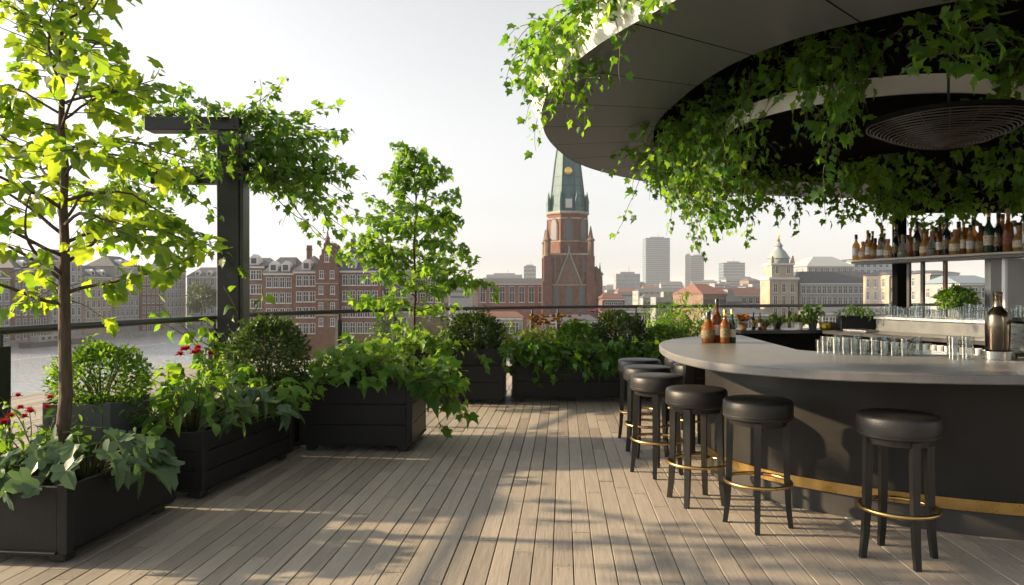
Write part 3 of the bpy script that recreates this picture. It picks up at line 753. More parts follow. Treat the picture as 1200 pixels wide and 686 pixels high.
# wire lamp
lamp = thing('pendant_lamp', 'wide shallow black wire basket lamp hanging under the ceiling drum', 'lamp', (2.78, 4.62, 0))
b = MB(); Rl = .47
WIRE = mat('dark wire', (.05, .045, .04), (.08, .07, .06), .35, metal=.8)
for k in range(22):
    t = k / 21; r = Rl * (1 - t * .93) ; z = 2.47 - .14 * math.sin(t * math.pi / 2)
    b.tube([(r * math.cos(a), r * math.sin(a), z + .003 * math.sin(a * 5 + k)) for a in np.linspace(0, 2 * math.pi, 48, endpoint=False)], .0045, 5, closed=True)
b.build('wire_basket', WIRE, lamp, smooth='all')
b = MB()
for k in range(18):
    a = 2 * math.pi * k / 18
    b.tube([(Rl * (1 - t * .93) * math.cos(a), Rl * (1 - t * .93) * math.sin(a), 2.474 - .14 * math.sin(t * math.pi / 2)) for t in np.linspace(0, 1, 9)], .003, 4)
b.build('rib', WIRE, lamp)
b = MB(); b.lathe([(Rl - .005, 2.475), (Rl + .008, 2.48), (Rl + .008, 2.505), (Rl - .005, 2.51)], 60, caps=False); b.lathe([(Rl - .02, 2.50), (.06, 2.56), (.05, 2.6)], 48); b.build('lamp_shade', DARK, lamp, smooth=True)
b = MB(); b.tube([(0, 0, 2.58), (0, 0, 3.25)], .008, 6); b.build('rod', BLACKMETAL, lamp)

def canopy_vine(seed, label, path, n, lens, d0, size=.09, per=1.35, jit=.12, sp=.07, T=T_LOBED, lm=LEAF_IVY, g=.7, zj=.12):
    rng = np.random.default_rng(seed); path = np.array(path, float)
    L_ = np.concatenate([[0], np.cumsum(np.linalg.norm(np.diff(path, axis=0), axis=1))])
    lf = MB(); st = MB(); LP = []; base = path[0].copy(); cen = rng.uniform(0, L_[-1], max(3, n // 11)); hl = rng.uniform(.55, 1.15, len(cen))
    for k in range(n):
        s = float(np.clip(cen[k % len(cen)] + rng.normal() * .09, 0, L_[-1])); p = np.array([np.interp(s, L_, path[:, i]) for i in range(3)]) - base
        p += np.array([rng.normal() * jit, rng.normal() * jit, rng.normal() * zj])
        dd = np.array(d0, float) + rng.normal(size=3) * .5
        pts = strand_pts(rng, p, dd, rng.uniform(*lens) * hl[k % len(cen)] * (1.25 if rng.uniform() < .12 else .9), .055, g, .28)
        st.tube([tuple(q) for q in pts], np.linspace(.0045, .0015, len(pts)), 4)
        leaf_strand(rng, LP, pts, per, sp, size)
    put(lf, T, LP)
    return plant('hanging_vine', label, 'vine', tuple(base), [('stem', st, STEM), ('foliage', lf, lm)], 'vines draped over the canopy')
canopy_vine(1, 'vine hanging down outside the white canopy rim, nearest the sky', [(.60, 4.55, 3.2), (.40, 5.3, 3.2), (.3, 5.9, 3.2)], 90, (.3, .75), (-.38, 0, .3), size=.056, per=1.6, g=1.1, jit=.08)
canopy_vine(2, 'thick vine growing over the top edge of the white canopy rim', [(.95, 3.75, 3.28), (.62, 4.25, 3.28), (.42, 4.7, 3.28)], 120, (.2, .45), (-.3, -.3, .4), size=.064, per=1.7, jit=.1)
canopy_vine(3, 'lit vine hanging from the pointed inner corner of the canopy ring', [(1.62, 5.9, 2.85), (1.55, 6.8, 2.85), (1.65, 7.8, 2.85), (2.0, 9.0, 2.9)], 190, (.4, 1.0), (.3, -.2, .0), size=.06, jit=.12, per=1.6)
canopy_vine(4, 'long vine curtain falling in front of the white hoop', [(1.95, 5.75, 2.98), (2.1, 5.2, 2.98), (2.3, 4.85, 2.98)], 58, (.5, 1.1), (-.2, -.4, .1), size=.064, zj=.08)
canopy_vine(5, 'vine run along the far inner edge of the canopy above the skyline', [(2.15, 9.3, 2.85), (3.1, 9.5, 2.8), (4.0, 9.2, 2.75), (4.9, 8.8, 2.65)], 190, (.3, .8), (0, -.5, .1), size=.075, jit=.16)
canopy_vine(6, 'leafy sprays draped over the near side of the wire lamp', [(2.15, 4.25, 2.92), (2.6, 4.1, 2.85), (3.0, 4.1, 2.95)], 26, (.2, .5), (0, -.5, .3), size=.08, jit=.08, g=.6)
canopy_vine(7, 'vine dropping from the dark ceiling at the far end of the bar lamp', [(3.2, 4.6, 3.1), (3.5, 4.8, 3.0), (3.8, 5.0, 2.9)], 38, (.4, .85), (-.1, -.4, .1), size=.09)
canopy_vine(9, 'dense vine fringe hanging right above the shelf bottles', [(4.9, 8.6, 2.5), (5.5, 8.5, 2.5), (6.3, 8.3, 2.55)], 70, (.2, .5), (-.1, -.5, .1), size=.10, jit=.14)
canopy_vine(10, 'sparse shaded vine across the dark ceiling behind the white hoop', [(3.3, 7.3, 2.7), (4.2, 7.4, 2.75), (5.0, 7.0, 2.8)], 30, (.3, .6), (-.2, -.3, .0), size=.085, jit=.2)

# ------------------------------------------------------------------ bar counter
bar = thing('bar_counter', 'curved charcoal bar with pale stone top and brass strip', 'bar counter')
TZ = .99
oc = [(2.21, 6.97), (1.72, 6.75), (1.36, 6.3), (1.18, 5.81), (1.09, 5.2), (1.09, 4.68), (1.22, 4.18), (1.55, 3.85), (1.95, 3.68), (2.55, 3.59), (3.2, 3.55), (4.0, 3.62), (4.9, 3.85)]
ocs = catmull(oc, 8)[:-(8 * 1)]; ocs = [tuple(p) for p in ocs[8 * 0:]]
ocs = ocs[:8 * 12 + 1]
inn = [(4.9, 4.75), (4.0, 4.6), (3.28, 4.62), (2.66, 4.88), (2.12, 5.06), (2.05, 5.2)]
poly = ocs + inn
def ring_slab(poly, z0, z1, bev):
    b = MB(); P = np.array(poly); n = len(P)
    nx = np.roll(P, -1, 0) - np.roll(P, 1, 0); nx /= np.linalg.norm(nx, axis=1)[:, None]
    a = np.sum(P[:, 0] * np.roll(P[:, 1], -1) - np.roll(P[:, 0], -1) * P[:, 1])
    nr = np.stack([nx[:, 1], -nx[:, 0]], 1) * (1 if a > 0 else -1)
    rings = [(z0, bev), (z0 + bev, 0), (z1 - bev, 0), (z1, bev)]
    v = []
    for z, i in rings:
        for p, q in zip(P, nr): v.append((p[0] - q[0] * i, p[1] - q[1] * i, z))
    f = [tuple(range(n - 1, -1, -1)), tuple(range(3 * n, 4 * n))]
    for k in range(3):
        for i in range(n):
            j = (i + 1) % n; f.append((k * n + i, k * n + j, k * n + n + j, k * n + n + i))
    if a < 0: f = [tuple(reversed(q)) for q in f]
    return b.add(v, f)
b = ring_slab(poly, TZ - .05, TZ, .006); b.build('counter_top', COUNTERTOP, bar, smooth=True)
fr = [(2.25, 6.75), (1.85, 6.45), (1.62, 6.05), (1.52, 5.6), (1.56, 5.2), (1.72, 4.85), (1.98, 4.58), (2.3, 4.34), (2.75, 4.12), (3.3, 3.98), (4.0, 3.98), (4.9, 4.15)]
frs = catmull(fr, 8)[:8 * 11 + 1]
def ribbon(P, z0, z1, off, name, mm, thick=.03):
    P = np.array(P); t = np.gradient(P, axis=0); t /= np.linalg.norm(t, axis=1)[:, None]
    nr = np.stack([-t[:, 1], t[:, 0]], 1)          # towards the guests
    o = P - nr * off if False else P + nr * -off
    return o, nr
def wall_strip(P, z0, z1, out, thick, name, mm):
    P = np.array(P); t = np.gradient(P, axis=0); t /= np.linalg.norm(t, axis=1)[:, None]
    nr = np.stack([t[:, 1], -t[:, 0]], 1)
    c = np.array([3.0, 6.2]); 
    if np.mean(np.sum(nr * (P - c), 1)) < 0: nr = -nr
    A = P + nr * out; B = P + nr * (out - thick); n = len(P); v = []
    for p, q in zip(A, B): v += [(p[0], p[1], z0), (p[0], p[1], z1), (q[0], q[1], z1), (q[0], q[1], z0)]
    f = []
    for i in range(n - 1):
        for k in range(4):
            k2 = (k + 1) % 4; f.append((i * 4 + k, i * 4 + k2, i * 4 + 4 + k2, i * 4 + 4 + k))
    f += [(3, 2, 1, 0), ((n - 1) * 4, (n - 1) * 4 + 1, (n - 1) * 4 + 2, (n - 1) * 4 + 3)]
    bb = MB(); bb.add(v, f); return bb.build(name, mm, bar, smooth=True)
wall_strip(frs, .215, TZ - .057, 0, .05, 'front_panel', BARFRONT)
wall_strip(frs[8:], .145, .212, .006, .05, 'brass_strip', BRASS)
wall_strip(frs, .0, .142, -.02, .05, 'toe_kick', mat('toe kick', (.03, .029, .027), (.04, .038, .035), .5))
b = MB(); b.box((1.55, 6.35, (TZ - .06) / 2), (.09, .09, TZ - .06), bev=.006); b.build('support_post', BLACKMETAL, bar)
b = MB(); b.prism([(2.22, 6.6), (2.2, 5.35), (2.3, 5.2), (4.9, 4.85), (4.9, 4.3), (4.0, 4.2), (3.3, 4.2), (2.8, 4.35), (2.4, 4.55), (2.05, 4.8), (1.8, 5.2), (1.75, 5.6), (1.85, 6.0), (2.02, 6.4)][::-1], .02, TZ - .06)
b.build('cabinet', DARK, bar)

# ------------------------------------------------------------------ bar stools
def make_stool():
    r = thing('bar_stool', '', 'stool')
    SH = .76; Rs = .2
    b = MB(); b.lathe([(.02, SH - .118), (Rs - .012, SH - .118), (Rs, SH - .108), (Rs + .004, SH - .06), (Rs + .002, SH - .018), (Rs - .005, SH - .006), (Rs - .02, SH + .000), (.09, SH + .004), (.01, SH + .005)], 40)
    seat = b.build('seat', LEATHER, r, smooth=True)
    b = MB()
    for zz, rr in ((SH - .092, Rs + .003), (SH - .014, Rs - .004)):
        b.tube([(rr * math.cos(a), rr * math.sin(a), zz) for a in np.linspace(0, 2 * math.pi, 40, endpoint=False)], .0035, 5, closed=True)
    b.build('piping', LEATHER, seat, smooth='all')
    b = MB(); b.lathe([(Rs - .035, SH - .15), (Rs - .03, SH - .12)], 32); b.build('apron', STOOLWOOD, r, smooth=True)
    for k in range(4):
        a = math.pi / 4 + k * math.pi / 2
        v = []; f = []
        prof = [(.160, SH - .122, .020), (.161, .5, .0195), (.165, .3, .018), (.174, .12, .0165), (.188, 0, .0145)]
        for (rr, z, hw) in prof:
            for (dx, dy) in ((-1, -1), (1, -1), (1, 1), (-1, 1)): v.append((rr + dx * hw, dy * hw, z))
        for i in range(len(prof) - 1):
            for q in range(4):
                q2 = (q + 1) % 4; f.append((i * 4 + q2, i * 4 + q, i * 4 + 4 + q, i * 4 + 4 + q2))
        f += [(0, 1, 2, 3), tuple(len(prof) * 4 - 1 - q for q in range(4))]
        b = MB(); ca, sa = math.cos(a), math.sin(a); v = np.array(v)
        v = np.stack([v[:, 0] * ca - v[:, 1] * sa, v[:, 0] * sa + v[:, 1] * ca, v[:, 2]], 1)
        b.add(v, f); b.build('leg', STOOLWOOD, r)
    b = MB(); Rr = .19
    b.tube([(Rr * math.cos(a), Rr * math.sin(a), .265) for a in np.linspace(0, 2 * math.pi, 40, endpoint=False)], .0115, 8, closed=True); b.build('foot_ring', BRASS, r, smooth='all')
    return r
stool = make_stool(); stool['group'] = 'black bar stools around the counter'
S = [((2.04, 3.83), 44, 'black leather bar stool standing alone in front of the brass strip'),
     ((1.48, 4.37), 26, 'black bar stool before the sunlit bar front, next to the lone stool'),
     ((1.235, 4.86), 12, 'black bar stool at the counter tip, third counting from the lone stool'),
     ((1.12, 5.62), 30, 'black bar stool on the deck beside the counter tip, fourth from lone stool'),
     ((1.17, 6.28), 8, 'black bar stool in the deck-side row, fifth counting from the lone stool'),
     ((1.22, 6.95), 35, 'black bar stool farthest along the deck-side row, next to the back planter'),
     ((1.66, 6.55), 20, 'black bar stool under the counter tip beside the support post'),
     ((1.72, 7.2), 40, 'black bar stool behind the support post, hidden beyond its neighbour')]
for i, (p, a, lb) in enumerate(S):
    o = stool if i == 0 else dup(stool)
    o.location = (p[0], p[1], .001); o.rotation_euler[2] = R(a); o['label'] = lb

# ------------------------------------------------------------------ back bar
A = np.array([4.16, 8.95]); D = np.array([.74, -2.01]); Dn = D / np.linalg.norm(D); Nn = np.array([-Dn[1], Dn[0]])   # Nn: away from the bartender
ang = math.atan2(Dn[1], Dn[0])
def BL(t, off=0): q = A + D * t + Nn * off; return (float(q[0]), float(q[1]))
LEN = float(np.linalg.norm(D))
def runbox(mb, t0, t1, o0, o1, z0, z1, mt=0, bev=0.):
    c0 = BL((t0 + t1) / 2, (o0 + o1) / 2); mb.box((c0[0], c0[1], (z0 + z1) / 2), ((t1 - t0) * LEN, o1 - o0, z1 - z0), mt, rz=ang, bev=bev)
bb = thing('back_bar', 'back bar with dark worktop and raised pale glassware ledge', 'back bar')
b = MB(); runbox(b, .18, 1.9, -.02, .36, 1.085, 1.12, bev=.004); b.build('ledge', STEEL, bb)
b = MB(); runbox(b, .19, 1.89, .0, .34, .02, 1.083); b.build('ledge_base', PALECOUNTER, bb)
b = MB(); runbox(b, .08, 1.9, -.58, -.024, .91, .95, bev=.004); b.build('worktop', RAILMETAL, bb)
b = MB(); runbox(b, .1, 1.88, -.52, -.03, .02, .908); b.build('cabinet', DARK, bb)
b = MB(); runbox(b, .16, 1.05, -.75, -.585, .79, .80); runbox(b, .16, 1.05, -.755, -.745, .80, .84); b.build('speed_rail', STEEL, bb)
sb = thing('side_worktop', 'dark side worktop with herbs and fruit behind the bar', 'counter')
b = MB(); b.prism([(2.72, 8.62), (4.02, 8.72), (4.3, 9.25), (2.72, 9.2)], .91, .95); b.build('worktop', RAILMETAL, sb)
b = MB(); b.prism([(2.76, 8.7), (3.9, 8.8), (3.9, 9.15), (2.76, 9.15)], .02, .908); b.build('cabinet', DARK, sb)
wl = thing('back_wall', 'low pale plaster wall under the right end of the bottle shelf', 'wall', (6.35, 7.7, 0))
b = MB(); b.box((0, 0, .88), (2.6, .1, 1.76)); b.build('wall', PALEWALL, wl)
sh = thing('bottle_shelf', 'long thin shelf carrying rows of spirit bottles behind the bar', 'shelf')
b = MB(); runbox(b, -.02, 1.9, 0, .36, 1.775, 1.80, bev=.003); b.build('shelf_board', mat('shelf board', (.3, .28, .24), (.38, .35, .31), .5, scale=12), sh)
b = MB(); runbox(b, -.0, 1.89, .03, .33, 1.745, 1.773); b.build('shelf_frame', BLACKMETAL, sh)
for t, mm in ((.32, BLACKMETAL), (.405, BLACKMETAL), (.536, WOODCRATE), (.845, FASCIA), (1.5, BLACKMETAL)):
    b = MB(); q = BL(t, .2); b.box((q[0], q[1], 1.432), (.035, .035, .622), rz=ang); b.build('post', mm, sh)

# bottles
def bottle_proto(kind, glass, cap, lab):
    r = thing('bottle', '', 'bottle')
    P = {'round': ([(.036, .0), (.04, .006), (.04, .15), (.036, .172), (.018, .198), (.0145, .21), (.0145, .255), (.016, .257), (.016, .27)], .016, (.05, .13)),
         'tall': ([(.034, 0), (.037, .006), (.037, .175), (.033, .2), (.017, .235), (.0135, .25), (.0135, .31), (.015, .312), (.015, .325)], .0155, (.06, .14)),
         'squat': ([(.044, 0), (.048, .008), (.048, .1), (.044, .13), (.02, .155), (.016, .165), (.016, .2), (.018, .202), (.018, .212)], .02, (.035, .095)),
         'decanter': ([(.05, 0), (.054, .01), (.05, .09), (.036, .13), (.02, .16), (.016, .18), (.016, .23), (.02, .232), (.02, .245)], .02, (.03, .08)),
         'slim': ([(.028, 0), (.031, .006), (.03, .19), (.026, .215), (.014, .24), (.013, .3), (.0145, .302), (.0145, .315)], .015, (.06, .15))}[kind]
    n = 16
    b = MB(); b.lathe([(.004, .003)] + P[0], n); b.build('glass_body', glass, r, smooth=True)
    zt = P[0][-1][1]
    b = MB(); b.lathe([(P[1], zt - .035), (P[1], zt + .012), (P[1] - .003, zt + .016)], n); b.build('cap', cap, r, smooth=True)
    rb = P[0][2][0]
    b = MB(); b.lathe([(rb + .0012, P[2][0]), (rb + .0012, P[2][1])], n, caps=False); b.build('label', lab, r, smooth=True)
    return r
protos = [('round', G_AMBER, FOILBLACK, PAPER, 'round-shouldered amber'), ('tall', G_BROWN, FOILBLACK, PAPERWHITE, 'tall dark brown'), ('squat', G_GOLD, CORK, PAPER, 'squat golden'),
          ('slim', G_CLEAR, FOILGOLD, PAPERWHITE, 'slim clear'), ('tall', G_GREEN, FOILGOLD, PAPER, 'tall green'), ('round', G_GOLD, FOILBLACK, PAPERWHITE, 'round-shouldered golden'),
          ('round', G_AMBER, FOILGOLD, PAPERDARK, 'round-shouldered copper'), ('tall', G_AMBER, CORK, PAPERRED, 'tall amber'), ('squat', G_AMBER, FOILBLACK, PAPERDARK, 'squat amber'), ('tall', G_BLACK, FOILBLACK, PAPERDARK, 'tall black'),
          ('decanter', G_GOLD, CORK, PAPERWHITE, 'wide golden decanter-shaped'), ('squat', G_CLEAR, FOILBLACK, PAPERWHITE, 'squat clear'), ('decanter', G_CLEAR, CORK, PAPERDARK, 'wide clear decanter-shaped'), ('slim', G_AMBER, FOILGOLD, PAPER, 'slim amber')]
BP = {}
ORD = ['first', 'second', 'third', 'fourth', 'fifth', 'sixth', 'seventh', 'eighth', 'ninth', 'tenth', 'eleventh', 'twelfth', 'thirteenth', 'fourteenth', 'fifteenth', 'sixteenth', 'seventeenth', 'eighteenth', 'nineteenth',
       'twentieth', 'twenty-first', 'twenty-second', 'twenty-third', 'twenty-fourth', 'twenty-fifth', 'twenty-sixth', 'twenty-seventh', 'twenty-eighth', 'twenty-ninth', 'thirtieth', 'thirty-first', 'thirty-second']
LABN = {id(PAPER): 'cream', id(PAPERWHITE): 'white', id(PAPERDARK): 'dark', id(PAPERRED): 'red'}
def place_bottle(i, loc, rz, s, label, group):
    if i not in BP:
        BP[i] = bottle_proto(*protos[i][:4]); o = BP[i]
    else: o = dup(BP[i])
    o.location = loc; o.rotation_euler[2] = rz; o.scale = (s, s, s * 1.0); o['label'] = label; o['group'] = group
    return o
rng = np.random.default_rng(44)
prev = -1
for row, (off, nB, t0, t1) in enumerate(((.08, 26, .02, 1.12), (.2, 24, .04, 1.12), (.3, 18, .3, 1.12))):
    for k in range(nB):
        t = t0 + (t1 - t0) * (k + rng.uniform(-.12, .12)) / (nB - 1)
        i = int(rng.integers(0, 14))
        if row == 0 and k < 4: i = [5, 2, 5, 8][k]
        if i == prev: i = (i + 3) % 14
        prev = i
        q = BL(max(t, .01), off + rng.uniform(-.015, .015))
        s = rng.uniform(.88, 1.1) * (1 + .2 * min(t, 1)) * (1.0 if row == 0 else 1.08)
        place_bottle(i, (q[0], q[1], 1.8005), rng.uniform(0, 6), s,
                     f'{protos[i][4]} bottle, {LABN[id(protos[i][3])]} label, {ORD[k]} from skyline end, {("front", "middle", "back")[row]} shelf row', 'spirit bottles on the high shelf')
# bottles on the counter tip
cb = [(8, 1.60, 5.92, 1.1, 'squat amber bottle with dark label in the cluster on the counter tip'), (1, 1.68, 5.95, 1.05, 'tallest dark brown bottle in the cluster on the counter tip'), (6, 1.72, 5.86, .95, 'copper bottle with dark label in front of the cluster on the counter tip'),
      (4, 1.79, 5.9, .8, 'short green glass bottle closest to the bartender on the counter tip'), (0, 1.64, 6.03, .9, 'amber bottle with cream label at the rear of the counter tip cluster')]
for i, x, y, s, lb in cb: place_bottle(i, (x, y, TZ + .0005), rng.uniform(0, 6), s, lb, 'bottles on the counter tip')

# drinking glasses
def glass_proto(name, r0, r1, h, mm=TUMBLER):
    b = MB(); b.lathe([(.002, .002), (r0, 0), (r1, h), (r1 - .002, h), (r0 - .002, .008), (.002, .008)], 16, caps=False)
    return b.build(name, mm, smooth=True)
tum = glass_proto('tumbler', .028, .032, .10); tag(tum, 'clear drinking glass in the crowd of tumblers along the inner counter edge', 'glass', 'tumblers on the bar counter')
k = 0
for r_, cnt in ((0, 12), (1, 11), (2, 8)):
    for j in range(cnt):
        t = (j + rng.uniform(-.2, .2)) / 11.0
        x = 2.10 + .62 * t + .02 * r_; y = 4.98 - .2 * t - .075 * r_
        o = tum if k == 0 else dup(tum)
        o.location = (x, y - .02, TZ + .0005); o.scale = (1, 1, rng.uniform(.75, 1.25)); k += 1
hb = glass_proto('highball_glass', .026, .03, .14); tag(hb, 'tall clear highball glass beside the dark shaker', 'glass', 'highball glasses by the shaker')
for k, (x, y) in enumerate(((2.70, 4.42), (2.77, 4.40), (2.80, 4.48), (2.73, 4.50))):
    o = hb if k == 0 else dup(hb); o.location = (x, y, TZ + .0005)
cg = glass_proto('stem_glass', .026, .034, .11); tag(cg, 'clear glass in the crowded rows on the pale back ledge', 'glass', 'glassware on the back ledge')
for k in range(58):
    t = .2 + .85 * (k % 29) / 28.0 + rng.uniform(-.008, .008)
    q = BL(t, .07 + .1 * (k // 29) + rng.uniform(-.02, .02)); o = cg if k == 0 else dup(cg)
    o.location = (q[0], q[1], 1.1205); o.scale = (1, 1, rng.uniform(.8, 1.5))
cup = glass_proto('white_cup', .026, .03, .085, WHITEGLAZE); tag(cup, 'small white cup in the row along the speed rail', 'cup', 'white cups in the speed rail')
for k in range(24):
    q = BL(.18 + .84 * k / 23.0, -.665); o = cup if k == 0 else dup(cup); o.location = (q[0], q[1], .8005)
b = MB(); b.box((0, 0, .012), (.34, .2, .022), bev=.008); o = b.build('steel_tray', STEEL); q = BL(.22, -.3); o.location = (q[0], q[1], .9505); o.rotation_euler[2] = ang; tag(o, 'shallow steel tray lying on the dark back worktop', 'tray')

# shaker, stand, machine
shk = thing('cocktail_shaker', 'large dark bronze bottle-shaped shaker on the bar counter', 'shaker', (2.98, 4.45, TZ + .001))
BRONZE = mat('dark bronze', (.10, .085, .065), (.15, .125, .09), .22, metal=1., scale=4, rvar=.05)
b = MB(); b.lathe([(.01, 0), (.06, 0), (.065, .01), (.068, .2), (.066, .255), (.052, .29), (.03, .315), (.025, .33), (.024, .385), (.026, .39)], 36); b.build('body', BRONZE, shk, smooth=True)
b = MB(); b.lathe([(.026, .391), (.027, .41), (.022, .414)], 24); b.build('cap', BRONZE, shk, smooth=True)
b = MB(); b.lathe([(.06, 0), (.085, .0), (.09, .05), (.088, .052), (.07, .03)], 32, caps=False); o = b.build('steel_coaster', STEEL, smooth=True); o.location = (2.98, 4.45, TZ + .0012); tag(o, 'steel dish around the foot of the bronze shaker', 'dish')
mc = thing('coffee_machine', 'stainless machine on the counter carrying small bottles', 'machine', (3.32, 4.42, TZ + .001), R(-6))
b = MB(); b.box((0, 0, .13), (.44, .3, .2), bev=.012); b.build('body', STEEL, mc, smooth=True)
b = MB(); b.box((0, 0, .242), (.46, .32, .02), bev=.004); b.build('top_tray', RAILMETAL, mc)
for s_ in (-1, 1):
    for t_ in (-1, 1):
        b = MB(); b.lathe([(.018, 0), (.014, .03)], 10, c=(s_ * .18, t_ * .11, 0)); b.build('foot', BLACKMETAL, mc)
b = MB(); b.box((-.1, -.155, .14), (.14, .02, .1), bev=.006); b.build('front_plate', BLACKMETAL, mc)
for s_ in (-.12, .04):
    b = MB(); b.tube([(s_, -.15, .13), (s_, -.2, .12), (s_, -.22, .06)], .01, 8); b.build('spout', STEEL, mc, smooth=True)
for k, (i, dx, dy) in enumerate(((1, -.17, .0), (9, -.08, .05), (4, -.1, -.08), (0, .02, 0), (9, .12, .05))):
    place_bottle(i, (3.32 + dx, 4.42 + dy, TZ + .2535), 0, .58, f'{("small brown", "small black", "small green", "small amber", "little black")[k]} bottle on top of the stainless machine{("", " at the rear", "", "", " at the far end")[k]}', 'small bottles on the machine')
tp = thing('tap_tower', 'chrome tap tower with black lever beside the stainless machine', 'tap', (3.03, 4.22, TZ + .001))
b = MB(); b.lathe([(.045, 0), (.045, .012), (.028, .016), (.026, .34), (.03, .345), (.024, .37), (.006, .378)], 24); b.build('column', STEEL, tp, smooth=True)
b = MB(); b.tube([(0, -.02, .29), (0, -.09, .29), (0, -.11, .26), (0, -.11, .21)], .011, 10); b.build('spout', STEEL, tp, smooth=True)
b = MB(); b.tube([(0, -.07, .295), (0, -.085, .35), (0, -.09, .42)], [.008, .012, .015], 10); b.build('lever', FOILBLACK, tp, smooth=True)
# worktop items
def pot(name, label, loc, r, h, mm, foliage, lm, group=None):
    t = thing(name, label, 'potted plant', loc, 0, group)
    b = MB(); b.lathe([(r * .75, 0), (r, h), (r * .93, h), (r * .9, h - .015), (.004, h - .015)], 20, caps=False); b.build('pot', mm, t, smooth=True)
    lf, st = foliage; o = lf.build('foliage', lm, t); o.location = (0, 0, h - .02)
    if st.n:
        o = st.build('stem', STEM, t); o.location = (0, 0, h - .02)
    return t
rng = np.random.default_rng(90)
pot('potted_herb', 'bright lime green herb in a small pot on the side worktop', (3.50, 8.85, .9505), .055, .09, WHITEGLAZE, clump(rng, 50, .17, .12, .075, T_OVATE), LEAF_LIME)
pot('potted_herb', 'small green herb in a glass jar beside the lemons', (3.70, 8.95, .9505), .045, .08, PALECOUNTER, clump(rng, 34, .13, .085, .06, T_OVATE), LEAF_FRESH)
pot('potted_herb', 'low green seedling pot beside the orange flowers on the side worktop', (3.12, 9.0, .9505), .05, .07, TERRACOTTA, clump(rng, 40, .12, .12, .06, T_OVATE), LEAF_FRESH)
pot('potted_herb', 'pale green herb at the back edge of the side worktop', (3.32, 9.08, .9505), .05, .08, BLACKMETAL, clump(rng, 44, .15, .13, .06, T_LOBED), LEAF_LIME)
pot('potted_herb', 'bushy light green plant behind the lime herb', (3.78, 9.12, .9505), .06, .1, BLACKMETAL, clump(rng, 60, .25, .15, .07, T_LOBED), LEAF_FRESH)
q = BL(.60, .2)
pot('potted_bush', 'round green bush among the glassware on the pale back ledge', (q[0], q[1], 1.1205), .09, .12, WHITEGLAZE, bush_ball(rng, .17, .11, 900, .05, T_OVATE, zc=.10), LEAF_FRESH)
fl = flower_heads(rng, [np.array([rng.normal() * .05, rng.normal() * .05, .1 + rng.uniform(0, .07)]) for _ in range(24)], .04)
t = pot('potted_flower', 'orange-red flowers in a pot at the outer end of the side worktop', (2.82, 8.85, .9505), .05, .07, TERRACOTTA, clump(rng, 14, .1, .08, .05, T_OVATE), LEAF_FRESH)
fl.build('flower', PETAL_ORANGE, t)
tb = thing('trough_planter', 'black trough of cut green herbs at the corner of the worktops', 'planter', (4.17, 8.75, .9505), R(-8))
b = MB(); b.box((0, 0, .085), (.44, .2, .17), bev=.006); b.build('trough', PLANTER, tb)
lf, st = clump(rng, 150, .16, .26, .06, T_OVATE); o = lf.build('foliage', LEAF_VINE, tb); o.location = (0, 0, .15)
place_bottle(9, (2.93, 8.8, .9505), 0, .62, 'squat-looking black bottle next to the orange flowers on the side worktop', 'worktop bottles')
place_bottle(1, (3.0, 8.78, .9505), 0, .6, 'small brown bottle next to the black bottle on the side worktop', 'worktop bottles')
for k, (x, y) in enumerate(((3.80, 8.82), (3.86, 8.86), (3.83, 8.93))):
    b = MB(); b.lathe([(.004, 0), (.02, .005), (.034, .03), (.034, .045), (.022, .068), (.008, .076), (.003, .078)], 16); o = b.build('lemon', LEMON, smooth='all'); o.location = (x, y, .9505); tag(o, 'yellow lemon lying beside the wooden crate on the side worktop', 'lemon', 'lemons on the side worktop')
cr = thing('wooden_crate', 'small brown wooden crate between the lemons and the black trough', 'crate', (3.92, 8.98, .9505))
for s_ in (-1, 1):
    b = MB(); b.box((0, s_ * .06, .04), (.16, .012, .08)); b.build('side_board', WOODCRATE, cr)
    b = MB(); b.box((s_ * .074, 0, .04), (.012, .106, .08)); b.build('end_board', WOODCRATE, cr)
b = MB(); b.box((0, 0, .006), (.134, .106, .01)); b.build('base_board', WOODCRATE, cr)

# ------------------------------------------------------------------ the city
BRICK = mat('red brick', (.095, .046, .034), (.18, .085, .062), .85, scale=.9, detail=9)
BRICK2 = mat('brown brick', (.11, .07, .052), (.19, .125, .09), .85, scale=.9, detail=9)
STONE = mat('pale stone', (.23, .185, .135), (.35, .29, .22), .8, scale=.4)
GREYSTONE = mat('grey stone', (.17, .175, .175), (.25, .25, .245), .8, scale=.4)
PALEREND = mat('pale render', (.22, .215, .205), (.31, .30, .285), .8, scale=.3)
SLATE = mat('slate roof', (.045, .05, .06), (.075, .08, .09), .6, scale=1.2)
TILE = mat('red tile roof', (.10, .045, .034), (.15, .068, .048), .8, scale=1.5)
COPPER = mat('green copper', (.022, .075, .082), (.07, .15, .148), .6, scale=.7, stretch=(1, 1, .15))
WINFRAME = mat('white window frame', (.50, .495, .48), (.58, .57, .55), .5)
WINPANE = mat('window pane', (.03, .04, .05), (.06, .07, .08), .12, scale=.5)
GLASSBLUE = mat('curtain wall glass', (.035, .065, .085), (.06, .095, .115), .2, scale=.2)
CONC = mat('concrete', (.16, .17, .175), (.23, .235, .24), .85, scale=.3)
GOLD = mat('gilding', (.8, .5, .12), (.85, .58, .18), .3, metal=1)

